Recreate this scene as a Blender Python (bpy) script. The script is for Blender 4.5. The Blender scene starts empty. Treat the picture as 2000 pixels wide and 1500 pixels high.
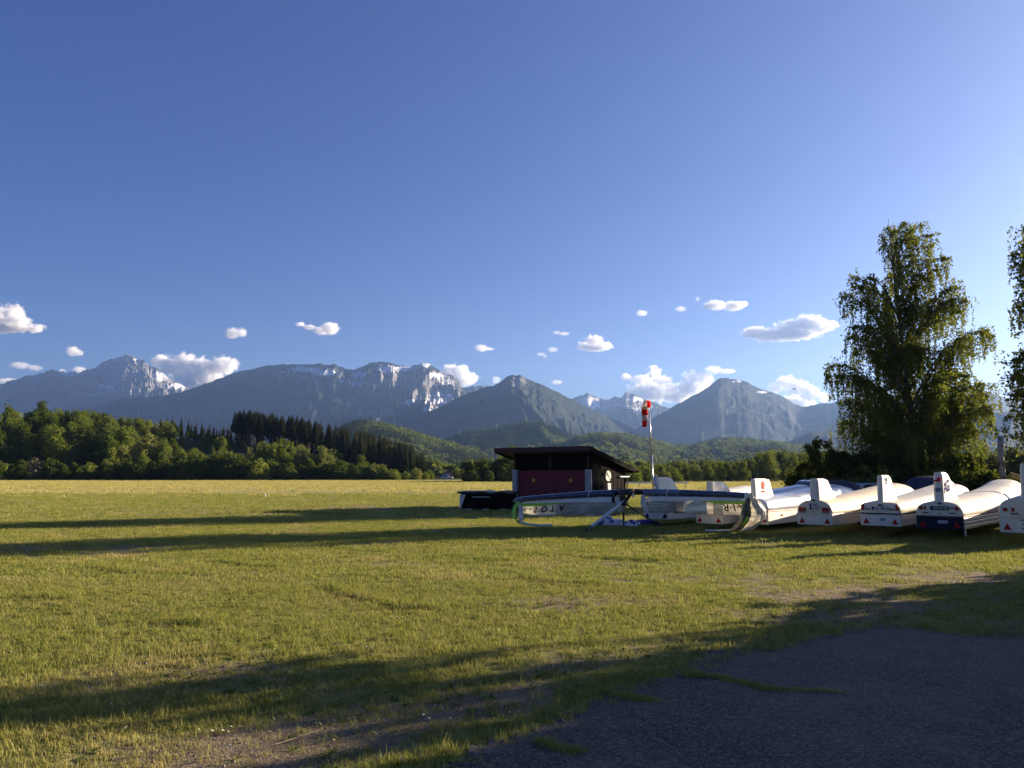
import bpy, math, random
import numpy as np
from mathutils import Vector, Matrix

SC = bpy.context.scene
COL = SC.collection
PI = math.pi
R = math.radians

# ------------------------------------------------------------------ camera
EYE = 1.75
FPX = 1503.0                       # focal length in pixels of the 2000 px wide photograph
PITCH = math.atan(176.0 / FPX)     # the horizon lies 176 px under the middle
cam_d = bpy.data.cameras.new("camera")
cam_d.sensor_width = 36.0
cam_d.lens = 36.0 * FPX / 2000.0
cam_d.clip_start = 0.1
cam_d.clip_end = 90000.0
cam = bpy.data.objects.new("camera", cam_d)
cam.location = (0, 0, EYE)
cam.rotation_euler = (R(90) + PITCH, 0, 0)
COL.objects.link(cam)
SC.camera = cam

# ------------------------------------------------------------------ light
SUN_EL, SUN_AZ = R(14.0), R(65.0)    # azimuth clockwise from +Y (the view direction)
SUN_DIR = Vector((math.sin(SUN_AZ) * math.cos(SUN_EL), math.cos(SUN_AZ) * math.cos(SUN_EL), math.sin(SUN_EL)))
world = bpy.data.worlds.new("World")
SC.world = world
world.use_nodes = True
wn = world.node_tree
bg = wn.nodes["Background"]
sky = wn.nodes.new("ShaderNodeTexSky")
sky.sky_type = 'NISHITA'
sky.sun_disc = False
sky.sun_elevation = SUN_EL
sky.sun_rotation = SUN_AZ
sky.altitude = 800.0
sky.air_density = 1.0
sky.dust_density = 3.0
sky.ozone_density = 4.4
hs = wn.nodes.new("ShaderNodeHueSaturation")          # the camera's rendering of the evening sky
hs.inputs['Hue'].default_value = 0.524
hs.inputs['Saturation'].default_value = 1.17
hs.inputs['Value'].default_value = 0.77
gm = wn.nodes.new('ShaderNodeGamma')
gm.inputs[1].default_value = 0.96
wn.links.new(sky.outputs[0], gm.inputs[0])
wn.links.new(gm.outputs[0], hs.inputs['Color'])
wn.links.new(hs.outputs[0], bg.inputs[0])
bg.inputs[1].default_value = 0.05

sun_d = bpy.data.lights.new("sun", 'SUN')
sun_d.energy = 5.0
sun_d.angle = R(0.5)
sun_d.color = (1.0, 0.82, 0.60)
sun = bpy.data.objects.new("sun", sun_d)
sun.rotation_euler = SUN_DIR.to_track_quat('Z', 'Y').to_euler()
COL.objects.link(sun)

SC.view_settings.view_transform = 'Standard'
SC.view_settings.look = 'None'
SC.view_settings.exposure = 1.85
SC.view_settings.gamma = 1.0
SC.view_settings.use_curve_mapping = False
cy = SC.cycles
cy.max_bounces = 7
cy.diffuse_bounces = 3
cy.glossy_bounces = 3
cy.transmission_bounces = 4
cy.volume_bounces = 6
cy.transparent_max_bounces = 12
cy.use_denoising = True
cy.caustics_reflective = False
cy.caustics_refractive = False

# ------------------------------------------------------------------ helpers
CP, SP = math.cos(PITCH), math.sin(PITCH)

def ray(px, py):
    """pixel of the photograph -> slopes (x per metre of depth, z per metre of depth)"""
    s = (750.0 - py) / FPX
    y = CP - SP * s
    return (px - 1000.0) / FPX / y, (SP + CP * s) / y

def at(px, py, d):
    a, e = ray(px, py)
    return Vector((a * d, d, EYE + e * d))

def gp(px, py, z=0.0):
    a, e = ray(px, py)
    d = (EYE - z) / -e
    return Vector((a * d, d, z))

def tag(o, label=None, cat=None, group=None, kind=None):
    if label: o['label'] = label
    if cat: o['category'] = cat
    if group: o['group'] = group
    if kind: o['kind'] = kind
    return o

def empty(name, loc=(0, 0, 0), rotz=0.0):
    o = bpy.data.objects.new(name, None)
    COL.objects.link(o)
    o.location = loc
    o.rotation_euler = (0, 0, rotz)
    o.empty_display_size = 0.2
    return o

def thing(name, label, cat, loc=(0, 0, 0), rotz=0.0, group=None):
    return tag(empty(name, loc, rotz), label, cat, group)

def link(name, me, parent=None, mats=None):
    o = bpy.data.objects.new(name, me)
    COL.objects.link(o)
    if parent is not None:
        o.parent = parent
    if mats is not None:
        for m in (mats if isinstance(mats, (list, tuple)) else [mats]):
            me.materials.append(m)
    return o

def np_mesh(name, V, F, smooth=False):
    """V (n,3) array, F (m,k) array of equal polygons -> mesh"""
    V = np.asarray(V, dtype=np.float32); F = np.asarray(F, dtype=np.int32)
    me = bpy.data.meshes.new(name)
    me.vertices.add(len(V)); me.vertices.foreach_set("co", V.ravel())
    m, k = F.shape
    me.loops.add(m * k); me.loops.foreach_set("vertex_index", F.ravel())
    me.polygons.add(m)
    me.polygons.foreach_set("loop_start", np.arange(0, m * k, k, dtype=np.int32))
    try:
        me.polygons.foreach_set("loop_total", np.full(m, k, dtype=np.int32))
    except Exception:
        pass
    me.polygons.foreach_set("use_smooth", np.full(m, smooth, dtype=bool))
    me.update(calc_edges=True)
    return me

def attr(me, name, arr, domain='POINT'):
    a = me.attributes.new(name, 'FLOAT', domain)
    a.data.foreach_set("value", np.asarray(arr, dtype=np.float32).ravel())

class MB:
    """collects polygons, builds them as one mesh object"""
    def __init__(self): self.v = []; self.f = []; self.mi = []
    def add(self, vs, fs, mi=0):
        b = len(self.v); self.v += [tuple(p) for p in vs]
        self.f += [tuple(i + b for i in f) for f in fs]; self.mi += [mi] * len(fs)
        return self
    def box(self, c, s, rot=None, mi=0):
        x, y, z = s[0] / 2, s[1] / 2, s[2] / 2
        vs = [Vector((i, j, k)) for i in (-x, x) for j in (-y, y) for k in (-z, z)]
        if rot is not None: vs = [rot @ p for p in vs]
        vs = [p + Vector(c) for p in vs]
        return self.add(vs, [(0, 1, 3, 2), (4, 6, 7, 5), (0, 4, 5, 1), (2, 3, 7, 6), (0, 2, 6, 4), (1, 5, 7, 3)], mi)
    def tube(self, pts, rad, n=8, mi=0, caps=True):
        pts = [Vector(p) for p in pts]
        if not isinstance(rad, (list, tuple)): rad = [rad] * len(pts)
        vs, fs = [], []
        ref = None
        for i, p in enumerate(pts):
            t = (pts[min(i + 1, len(pts) - 1)] - pts[max(i - 1, 0)])
            t = t.normalized() if t.length > 1e-9 else Vector((0, 0, 1))
            if ref is None: ref = Vector((1, 0, 0)) if abs(t.x) < 0.8 else Vector((0, 1, 0))
            u = (ref - t * ref.dot(t)).normalized(); w = t.cross(u); ref = u
            for k in range(n):
                a = 2 * PI * k / n
                vs.append(p + (u * math.cos(a) + w * math.sin(a)) * rad[i])
        for i in range(len(pts) - 1):
            for k in range(n):
                fs.append((i * n + k, i * n + (k + 1) % n, (i + 1) * n + (k + 1) % n, (i + 1) * n + k))
        if caps:
            fs.append(tuple(range(n - 1, -1, -1))); fs.append(tuple(range((len(pts) - 1) * n, len(pts) * n)))
        return self.add(vs, fs, mi)
    def loft(self, secs, closed=True, caps=True, mi=0):
        n = len(secs[0]); vs = [p for s in secs for p in s]; fs = []
        for i in range(len(secs) - 1):
            for k in range(n if closed else n - 1):
                fs.append((i * n + k, i * n + (k + 1) % n, (i + 1) * n + (k + 1) % n, (i + 1) * n + k))
        if caps and closed:
            fs.append(tuple(range(n - 1, -1, -1))); fs.append(tuple(range((len(secs) - 1) * n, len(secs) * n)))
        return self.add(vs, fs, mi)
    def build(self, name, mats, parent=None, smooth=False, bevel=0.0, subsurf=0, solid=0.0):
        me = bpy.data.meshes.new(name)
        me.from_pydata(self.v, [], self.f)
        me.polygons.foreach_set("material_index", self.mi)
        o = link(name, me, parent, mats)
        if smooth:
            me.polygons.foreach_set("use_smooth", [True] * len(me.polygons))
        me.update()
        if solid:
            m = o.modifiers.new("s", 'SOLIDIFY'); m.thickness = solid; m.offset = 0
        if bevel:
            m = o.modifiers.new("b", 'BEVEL'); m.width = bevel; m.segments = 2; m.limit_method = 'ANGLE'; m.angle_limit = R(35)
            m.harden_normals = False
        if subsurf:
            m = o.modifiers.new("u", 'SUBSURF'); m.levels = m.render_levels = subsurf
        return o

# ---- numpy noise
def _hash(ix, iy, iz, seed):
    h = (ix.astype(np.int64) * 374761393 + iy.astype(np.int64) * 668265263 + iz.astype(np.int64) * 2147483647 + seed * 974711) & 0xFFFFFFFF
    h = ((h ^ (h >> 13)) * 1274126177) & 0xFFFFFFFF
    h = ((h ^ (h >> 16)) * 2246822519) & 0xFFFFFFFF
    return ((h ^ (h >> 15)) & 0xFFFFFF) / float(0xFFFFFF)

def vnoise(x, y, z=None, seed=0):
    x = np.asarray(x, dtype=np.float64); y = np.asarray(y, dtype=np.float64)
    x, y = np.broadcast_arrays(x, y)
    z = np.zeros_like(x) if z is None else np.broadcast_to(np.asarray(z, dtype=np.float64), x.shape)
    xi, yi, zi = np.floor(x), np.floor(y), np.floor(z)
    fx, fy, fz = x - xi, y - yi, z - zi
    fx = fx * fx * fx * (fx * (fx * 6 - 15) + 10); fy = fy * fy * fy * (fy * (fy * 6 - 15) + 10); fz = fz * fz * (3 - 2 * fz)
    def c(i, j, k): return _hash(xi + i, yi + j, zi + k, seed)
    a = (c(0, 0, 0) * (1 - fx) + c(1, 0, 0) * fx) * (1 - fy) + (c(0, 1, 0) * (1 - fx) + c(1, 1, 0) * fx) * fy
    b = (c(0, 0, 1) * (1 - fx) + c(1, 0, 1) * fx) * (1 - fy) + (c(0, 1, 1) * (1 - fx) + c(1, 1, 1) * fx) * fy
    return (a * (1 - fz) + b * fz) * 2 - 1

def fbm(x, y, z=None, octv=4, seed=0, gain=0.5, ridged=False):
    t = 0; amp = 1.0; tot = 0; f = 1.0
    for o in range(octv):
        n = vnoise(np.asarray(x) * f + 17.3 * o, np.asarray(y) * f - 9.1 * o, None if z is None else np.asarray(z) * f, seed + o * 31)
        if ridged: n = 1 - 2 * np.abs(n)
        t = t + n * amp; tot += amp; amp *= gain; f *= 2.03
    return t / tot

def sstep(a, b, x):
    t = np.clip((np.asarray(x, dtype=np.float64) - a) / (b - a), 0, 1)
    return t * t * (3 - 2 * t)

# ---- node helpers
class NT:
    def __init__(self, name):
        self.m = bpy.data.materials.new(name); self.m.use_nodes = True
        self.t = self.m.node_tree; self.t.nodes.clear()
        self.out = self.t.nodes.new("ShaderNodeOutputMaterial")
    def n(self, kind, **kw):
        nd = self.t.nodes.new("ShaderNode" + kind)
        for k, v in kw.items(): setattr(nd, k, v)
        return nd
    def l(self, a, b): self.t.links.new(a, b); return self
    def val(self, sock, v):
        if isinstance(v, bpy.types.NodeSocket): self.l(v, sock)
        else: sock.default_value = v
    def noise(self, vec, scale, detail=4, rough=0.55, dim='3D', dist=0.0):
        nd = self.n("TexNoise"); nd.noise_dimensions = dim
        if vec is not None: self.l(vec, nd.inputs['Vector'])
        nd.inputs['Scale'].default_value = scale; nd.inputs['Detail'].default_value = detail
        nd.inputs['Roughness'].default_value = rough; nd.inputs['Distortion'].default_value = dist
        return nd.outputs['Fac']
    def rng(self, x, a, b, c=0.0, d=1.0, smooth=True):
        nd = self.n("MapRange"); nd.interpolation_type = 'SMOOTHSTEP' if smooth else 'LINEAR'
        self.val(nd.inputs[0], x)
        for i, q in zip((1, 2, 3, 4), (a, b, c, d)): nd.inputs[i].default_value = q
        return nd.outputs[0]
    def math(self, op, a, b=0.0, clamp=False):
        nd = self.n("Math", operation=op); nd.use_clamp = clamp
        self.val(nd.inputs[0], a); self.val(nd.inputs[1], b)
        return nd.outputs[0]
    def mix(self, f, a, b):
        nd = self.n("Mix", data_type='RGBA'); nd.clamp_factor = True
        self.val(nd.inputs[0], f)
        for s, v in ((nd.inputs[6], a), (nd.inputs[7], b)):
            if isinstance(v, bpy.types.NodeSocket): self.l(v, s)
            else: s.default_value = (*v, 1) if len(v) == 3 else v
        return nd.outputs[2]
    def attr(self, name, kind='GEOMETRY'):
        nd = self.n("Attribute", attribute_name=name); nd.attribute_type = kind
        return nd.outputs['Fac']
    def pos(self): return self.n("NewGeometry").outputs['Position']
    def obj(self): return self.n("TexCoord").outputs['Object']
    def map(self, vec, scale=(1, 1, 1), rot=(0, 0, 0), loc=(0, 0, 0)):
        nd = self.n("Mapping"); self.l(vec, nd.inputs[0])
        nd.inputs['Scale'].default_value = scale; nd.inputs['Rotation'].default_value = rot; nd.inputs['Location'].default_value = loc
        return nd.outputs[0]
    def bump(self, h, strength=0.3, dist=0.02):
        nd = self.n("Bump"); nd.inputs['Strength'].default_value = strength; nd.inputs['Distance'].default_value = dist
        self.l(h, nd.inputs['Height']); return nd.outputs[0]
    def pbsdf(self, color, rough=0.6, metal=0.0, normal=None, coat=0.0, spec=None, alpha=None, trans=None):
        p = self.n("BsdfPrincipled")
        if isinstance(color, bpy.types.NodeSocket): self.l(color, p.inputs['Base Color'])
        else: p.inputs['Base Color'].default_value = (*color, 1)
        self.val(p.inputs['Roughness'], rough); p.inputs['Metallic'].default_value = metal
        if normal is not None: self.l(normal, p.inputs['Normal'])
        if coat: p.inputs['Coat Weight'].default_value = coat; p.inputs['Coat Roughness'].default_value = 0.08
        if spec is not None: p.inputs['Specular IOR Level'].default_value = spec
        if alpha is not None: self.val(p.inputs['Alpha'], alpha)
        return p.outputs[0]
    def done(self, sh):
        self.l(sh, self.out.inputs[0]); return self.m

def simple(name, color, rough=0.6, metal=0.0, coat=0.0, var=0.12, scale=6.0, bump=0.0, spec=None):
    t = NT(name); o = t.obj()
    f = t.noise(o, scale, 4)
    dark = tuple(c * (1 - var) for c in color); light = tuple(min(1, c * (1 + var)) for c in color)
    c = t.mix(t.rng(f, 0.3, 0.7), dark, light)
    nrm = t.bump(t.noise(o, scale * 8, 3), bump, 0.01) if bump else None
    r = t.rng(f, 0.2, 0.8, max(0.02, rough - 0.06), min(1, rough + 0.06))
    return t.done(t.pbsdf(c, r, metal, nrm, coat, spec))
# ================================================================== far land: mountains
def blob_mask(px, py, blobs):
    m = np.zeros_like(px)
    for (cx, cy, rx, ry, st) in blobs:
        m = np.maximum(m, st * np.exp(-(((px - cx) / rx) ** 2 + ((py - cy) / ry) ** 2)))
    return m

def mat_mountain(name, forest, rock, scl=1.0, relief=0.8):
    t = NT(name); p = t.pos()
    n1 = t.noise(p, 0.004 * scl, 6, 0.6); n2 = t.noise(p, 0.02 * scl, 5, 0.65)
    st = t.noise(t.map(p, (1, 0.45, 0.22)), 0.012 * scl, 6, 0.62)          # runs down the slope
    fc = t.mix(t.rng(n2, 0.3, 0.7), tuple(c * 0.6 for c in forest), tuple(c * 1.5 for c in forest))
    rc = t.mix(t.rng(st, 0.3, 0.72), tuple(c * 0.55 for c in rock), tuple(min(1, c * 1.35) for c in rock))
    rm = t.rng(t.math('ADD', t.attr("rock"), t.math('MULTIPLY', t.math('SUBTRACT', st, 0.5), 1.1)), 0.42, 0.58)
    c = t.mix(rm, fc, rc)
    sf = t.noise(t.map(p, (1, 0.6, 0.40), rot=(0, 0.35, 0)), 0.034 * scl, 7, 0.68)
    sm = t.rng(t.math('ADD', t.math('MULTIPLY', t.attr("snow"), 0.92), t.math('MULTIPLY', t.math('SUBTRACT', t.math('ADD', t.math('MULTIPLY', st, 0.4), t.math('MULTIPLY', sf, 0.6)), 0.5), 2.6)), 0.56, 0.63)
    c = t.mix(sm, c, (0.82, 0.84, 0.87))
    b = t.bump(t.math('ADD', t.math('MULTIPLY', n1, 0.5), n2), relief, 45.0)
    return t.done(t.pbsdf(c, 0.9, 0, b, spec=0.1))

FAR = 0.6                          # scale of the far land

def mountain(name, sky_pts, D, L, seed, cols=420, rows=70, amp=0.5, freq=0.022, rough=1.2, snow=(), rock=(), mat=None, power=1.1, back=0.5, skew=0.0, fine=1.0, far=FAR):
    D, L = D * far, L * far
    xs = np.array([p[0] for p in sky_pts], float); ys = np.array([p[1] for p in sky_pts], float)
    px = np.linspace(xs[0], xs[-1], cols); py = np.interp(px, xs, ys)
    k = np.ones(5) / 5; pad = np.pad(py, 2, mode='edge'); py = np.convolve(pad, k, 'valid')
    py = py + rough * fbm(px * 0.13, px * 0 + seed, octv=4, seed=seed)
    s_b = np.linspace(-1, 0, 9)[:-1]; s_f = np.linspace(0, 1, rows) ** 1.15
    S = np.concatenate([s_b, s_f])
    PX, SS = np.meshgrid(px, S)
    a, e = ray(px, py)
    Dk = D * (1 + 0.05 * fbm(px * 0.006, px * 0 + 3.3, octv=3, seed=seed + 5))
    zr = EYE + e * Dk
    dep = np.where(SS >= 0, Dk - SS * L, Dk - SS * L * back)
    f = np.clip(SS, 0, 1)
    warp = 46 * fbm(PX * 0.012, SS * 3.2, octv=3, seed=seed + 9) + skew * f
    rid = fbm((PX + warp) * freq, SS * 2.6 + 5, octv=5, seed=seed, ridged=True, gain=0.55)
    rid2 = fbm((PX + warp * 0.5) * freq * 4, SS * 7.0, octv=4, seed=seed + 77, ridged=True)
    rid3 = fbm((PX + warp * 0.3) * freq * 13, SS * 22.0, octv=3, seed=seed + 177, ridged=True)
    w = np.minimum(f * 1.3, 0.5) * (1 - f) ** 0.6
    z = zr * np.where(SS >= 0, (1 - f) ** power, (1 - np.abs(SS)) ** 1.2)
    z = z + zr * w * amp * ((rid - 0.15) * 0.9 + rid2 * 0.26 * fine + rid3 * 0.10 * fine)
    z = np.where(SS < 0, z + zr * 0.1 * np.abs(SS) * (rid - 0.3), z)
    z[-1, :] = -12; z[0, :] = -12
    X = a[None, :] * dep
    V = np.stack([X, dep, z], -1).reshape(-1, 3)
    nr, nc = SS.shape
    i = np.arange(nr - 1)[:, None] * nc + np.arange(nc - 1)[None, :]
    F = np.stack([i, i + nc, i + nc + 1, i + 1], -1).reshape(-1, 4)
    me = np_mesh(name, V, F[:, ::-1], True)
    # where a point of the slope shows, to lay out the snow fields and the bare rock of the real mountain
    e2 = (z - EYE) / dep
    s_ = (e2 * CP - SP) / (CP + e2 * SP); VPY = 750 - s_ * FPX
    VPX = PX
    snow_m = blob_mask(VPX, VPY, snow); rock_m = blob_mask(VPX, VPY, rock)
    attr(me, "snow", snow_m); attr(me, "rock", rock_m)
    o = link(name, me, None, mat)
    tag(o, kind='structure')
    return o, (PX, SS, X, dep, z)

ROCKY = mat_mountain("alpine_rock_and_forest", (0.014, 0.020, 0.014), (0.21, 0.20, 0.19), 2.4)

WOODY = mat_mountain("wooded_mountain", (0.015, 0.021, 0.015), (0.16, 0.155, 0.15), 2.4, 0.3)
mountain("mountain_range", [(-220, 770), (-90, 765), (0, 751), (35, 740), (62, 731), (80, 729), (96, 723), (112, 723), (135, 727), (160, 726), (178, 721), (192, 712), (206, 704), (222, 701), (236, 695), (252, 693), (262, 695), (270, 702), (282, 702), (292, 715), (305, 717), (318, 729), (330, 740), (345, 748), (362, 754), (378, 760), (420, 790), (470, 830)],
         13500, 4200, 11, cols=760, rows=110, amp=0.6, freq=0.020, rough=3.4, mat=ROCKY,
         snow=[(135, 730, 45, 10, .75), (205, 755, 35, 6, .8), (190, 770, 40, 6, .7), (312, 735, 28, 14, .85), (350, 755, 25, 9, 1.0), (240, 766, 60, 8, .6), (265, 705, 12, 10, .7)],
         rock=[(255, 735, 55, 52, 1.0), (215, 715, 50, 22, .6), (310, 745, 50, 24, .8), (120, 735, 60, 14, .45), (75, 760, 60, 16, .35), (340, 765, 40, 20, .7)])
mountain("massif_mountain", [(110, 835), (165, 808), (190, 795), (235, 779), (300, 775), (365, 764), (385, 755), (420, 742), (450, 731), (480, 723), (520, 714), (545, 712), (590, 712), (625, 710), (645, 713), (655, 711), (668, 718), (690, 722), (706, 716), (722, 709), (740, 705), (756, 707), (775, 713), (800, 717), (812, 713), (826, 709), (838, 711), (852, 720), (868, 730), (880, 731), (892, 742), (905, 758), (935, 790), (980, 830)],
         9800, 3400, 23, cols=900, rows=130, amp=0.66, freq=0.016, rough=2.4, mat=ROCKY, skew=40,
         snow=[(600, 722, 45, 8, .95), (640, 728, 40, 12, .85), (700, 732, 22, 12, .9), (755, 722, 28, 12, 1.0), (685, 748, 60, 14, .65), (790, 720, 40, 8, .85), (830, 713, 18, 6, .95), (855, 735, 26, 10, .85), (800, 786, 30, 12, .75), (860, 780, 45, 20, .85), (840, 800, 35, 10, .7), (870, 745, 30, 18, .6), (620, 750, 60, 18, .45)],
         rock=[(600, 735, 110, 26, .55), (760, 745, 110, 40, .62), (850, 760, 70, 50, .8), (740, 812, 60, 14, .55), (765, 805, 40, 14, .6), (500, 770, 70, 40, .30), (330, 800, 60, 25, .38), (270, 815, 12, 20, .5)])
mountain("snowy_far_peaks", [(840, 830), (880, 775), (905, 757), (925, 754), (945, 752), (955, 754), (968, 760), (1060, 800), (1110, 782), (1128, 775), (1146, 768), (1160, 774), (1178, 779), (1192, 781), (1200, 775), (1214, 777), (1222, 766), (1236, 769), (1256, 779), (1284, 789), (1310, 797), (1345, 815), (1400, 850)],
         12500, 3200, 37, cols=600, rows=80, amp=0.6, freq=0.022, rough=2.2, mat=ROCKY,
         snow=[(1150, 785, 30, 12, .85), (1165, 795, 30, 10, .8), (1200, 795, 26, 12, .6), (1245, 780, 25, 7, .9), (1250, 800, 40, 14, .6), (950, 765, 12, 8, .6), (1280, 795, 20, 6, .5)],
         rock=[(1160, 785, 60, 22, .7), (1230, 785, 60, 25, .65), (940, 765, 40, 20, .6)])
mountain("pyramid_mountain", [(700, 870), (780, 830), (850, 799), (905, 772), (945, 757), (965, 753), (978, 745), (988, 736), (1000, 732), (1008, 733), (1016, 731), (1026, 739), (1045, 747), (1062, 752), (1085, 764), (1110, 777), (1135, 789), (1180, 810), (1230, 834), (1290, 860), (1360, 890)],
         7200, 2900, 51, cols=640, rows=90, amp=0.42, freq=0.012, rough=1.6, mat=WOODY, fine=.45, skew=-30,
         rock=[(1015, 745, 30, 20, .62), (1040, 770, 20, 30, .42), (1045, 795, 24, 14, .4)], snow=[(1038, 792, 12, 6, .45)])
mountain("cone_mountain", [(1150, 890), (1230, 845), (1270, 820), (1310, 797), (1340, 780), (1365, 767), (1388, 752), (1404, 739), (1416, 737), (1432, 741), (1446, 742), (1462, 747), (1478, 757), (1492, 762), (1512, 767), (1535, 777), (1552, 789), (1566, 794), (1580, 793), (1605, 787), (1625, 787), (1640, 781), (1700, 772), (1760, 775), (1830, 785), (1880, 776), (1930, 766), (1950, 772), (1990, 786), (2060, 792), (2200, 800)],
         8200, 3000, 67, cols=760, rows=80, amp=0.28, freq=0.011, rough=1.5, mat=WOODY, fine=.4,
         snow=[(1440, 745, 20, 4, .75), (1488, 766, 16, 4, .9), (1500, 772, 14, 4, .6)], rock=[(1415, 750, 14, 26, .42), (1504, 808, 6, 10, .6), (1490, 765, 30, 8, .5), (1480, 815, 30, 14, .25)])
mountain("forested_spur", [(1400, 905), (1480, 885), (1540, 862), (1580, 846), (1640, 834), (1700, 822), (1780, 816), (1860, 812), (1940, 806), (2020, 800), (2200, 790)],
         4600, 1500, 83, cols=240, rows=50, amp=0.35, freq=0.012, rough=0.9, mat=WOODY, fine=.5)

# ------------------------------------------------------------------ wooded foothills
t = NT("forest_floor"); t.done(t.pbsdf(t.mix(t.noise(t.pos(), 0.02), (0.02, 0.03, 0.012), (0.045, 0.06, 0.02)), 0.95, spec=0.1)); FLOOR = t.m
HILLS = []
HILLS.append(mountain("wooded_foothill", [(540, 925), (600, 890), (650, 852), (700, 829), (760, 838), (800, 850), (840, 862), (900, 880), (960, 905)], 1500, 550, 91, cols=120, rows=40, amp=0.35, freq=0.02, rough=0.6, mat=FLOOR, far=1.0, power=1.2))
HILLS.append(mountain("wooded_foothill", [(640, 920), (780, 885), (830, 877), (870, 866), (900, 852), (935, 845), (975, 842), (1005, 834), (1030, 828), (1050, 829), (1080, 838), (1110, 852), (1140, 866), (1180, 880), (1260, 900)], 2300, 950, 97, cols=220, rows=60, amp=0.5, freq=0.022, rough=0.6, mat=FLOOR, far=1.0, power=1.15))
HILLS.append(mountain("wooded_foothill", [(1030, 905), (1090, 880), (1130, 858), (1170, 853), (1230, 856), (1270, 864), (1310, 876), (1350, 878), (1385, 868), (1420, 863), (1470, 866), (1520, 871), (1560, 878), (1640, 884), (1720, 890), (1900, 888), (2060, 880)], 1800, 750, 101, cols=240, rows=60, amp=0.5, freq=0.02, rough=0.6, mat=FLOOR, far=1.0, power=1.15))
# ================================================================== ground
def terrain(x, y):
    """height of the ground: flat airfield, low rises under the woods behind it"""
    x = np.asarray(x, float); y = np.asarray(y, float)
    und = 0.035 * fbm(x * 0.35, y * 0.35, octv=3, seed=4) * sstep(2, 6, y) + 0.05 * fbm(x * 0.06, y * 0.06, octv=2, seed=8)
    und = und * (1 - sstep(60, 160, np.hypot(x, y)))
    m = 12.0 * sstep(-28, -105, x) * sstep(222, 285, y) * (1 - sstep(330, 470, y))
    m = m + 6.0 * np.exp(-(((x + 170) / 55) ** 2)) * sstep(225, 300, y) * (1 - sstep(340, 470, y))
    m = m + 1.6 * sstep(60, 80, x) * sstep(150, 200, y) * (1 - sstep(250, 320, y)) * 0
    return und + m

ASPH = [gp(860, 1502), gp(930, 1470), gp(1016, 1436), gp(1100, 1398), gp(1188, 1363), gp(1240, 1338), gp(1310, 1316), gp(1400, 1283), gp(1520, 1256), gp(1598, 1234), gp(1680, 1222), gp(1736, 1213), gp(1820, 1226), gp(1910, 1237), gp(2010, 1226)]
ASPH = [(p.x, p.y) for p in ASPH]
ASPH_POLY = ASPH + [(9.5, 9.0), (20.0, 12.5), (26.0, 6.0), (20.0, -12.0), (-6.0, -12.0), (-2.2, 0.8), (-0.9, 3.6)]

def in_poly(x, y, poly):
    x = np.asarray(x); y = np.asarray(y); inside = np.zeros(x.shape, bool)
    n = len(poly); j = n - 1
    for i in range(n):
        xi, yi = poly[i]; xj, yj = poly[j]
        c = ((yi > y) != (yj > y)) & (x < (xj - xi) * (y - yi) / ((yj - yi) if abs(yj - yi) > 1e-9 else 1e-9) + xi)
        inside ^= c; j = i
    return inside

def seg_dist(x, y, pts):
    d = np.full(np.shape(x), 1e9)
    for (ax, ay), (bx, by) in zip(pts[:-1], pts[1:]):
        vx, vy = bx - ax, by - ay; L = vx * vx + vy * vy + 1e-12
        t = np.clip(((x - ax) * vx + (y - ay) * vy) / L, 0, 1)
        d = np.minimum(d, np.hypot(x - ax - t * vx, y - ay - t * vy))
    return d

def gxy(px, py):
    p = gp(px, py); return (p.x, p.y)

PATHS = [([gxy(1560, 1170), gxy(1700, 1150), gxy(1850, 1128), gxy(2050, 1105)], 0.9, .95),         # trodden track to the parked trailers
         ([gxy(1450, 1260), gxy(1600, 1215), gxy(1800, 1175), gxy(2020, 1150)], 0.8, .8),
         ([gxy(1150, 1290), gxy(1300, 1265), gxy(1480, 1215), gxy(1650, 1165)], 0.55, .75),
         ([gxy(460, 1500), gxy(660, 1450), gxy(860, 1415), gxy(1040, 1365)], 0.50, 1.15),
         ([gxy(150, 1500), gxy(500, 1445), gxy(760, 1395)], 0.40, .75),
         ([gxy(900, 1340), gxy(1100, 1300), gxy(1250, 1270)], 0.25, .5),
         ([gxy(-40, 1478), gxy(120, 1490), gxy(300, 1500)], 0.3, .7)]

def worn(x, y):
    w = np.zeros(np.shape(x))
    for pts, r, st in PATHS:
        d = seg_dist(x, y, pts)
        w = np.maximum(w, st * np.exp(-(d / r) ** 2))
    n = fbm(x * 1.1, y * 1.1, octv=4, seed=21)
    w2 = np.clip(w * (0.75 + 1.1 * n), 0, 1)
    thin = sstep(.16, .62, fbm(x * 0.45, y * 0.45, octv=4, seed=33)) * 0.7 * (y < 60)       # thin, dry patches
    return np.clip(np.maximum(w2, thin), 0, 1)

def axis(lo, hi, a, b, step, grow):
    mid = list(np.arange(a, b + 1e-6, step)); s = step; v = b
    while v < hi: s *= grow; v += s; mid.append(min(v, hi))
    s = step; v = a; low = []
    while v > lo: s *= grow; v -= s; low.append(max(v, lo))
    return np.array(low[::-1] + mid)

gxs = axis(-9000, 9000, -26, 30, 0.3, 1.05); gys = axis(-600, 9300, 0, 46, 0.3, 1.035)
GX, GY = np.meshgrid(gxs, gys)
GZ = terrain(GX, GY)
nr, nc = GX.shape
i = np.arange(nr - 1)[:, None] * nc + np.arange(nc - 1)[None, :]
gme = np_mesh("ground", np.stack([GX, GY, GZ], -1).reshape(-1, 3), np.stack([i, i + 1, i + nc + 1, i + nc], -1).reshape(-1, 4), True)
attr(gme, "worn", worn(GX, GY))

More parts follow.
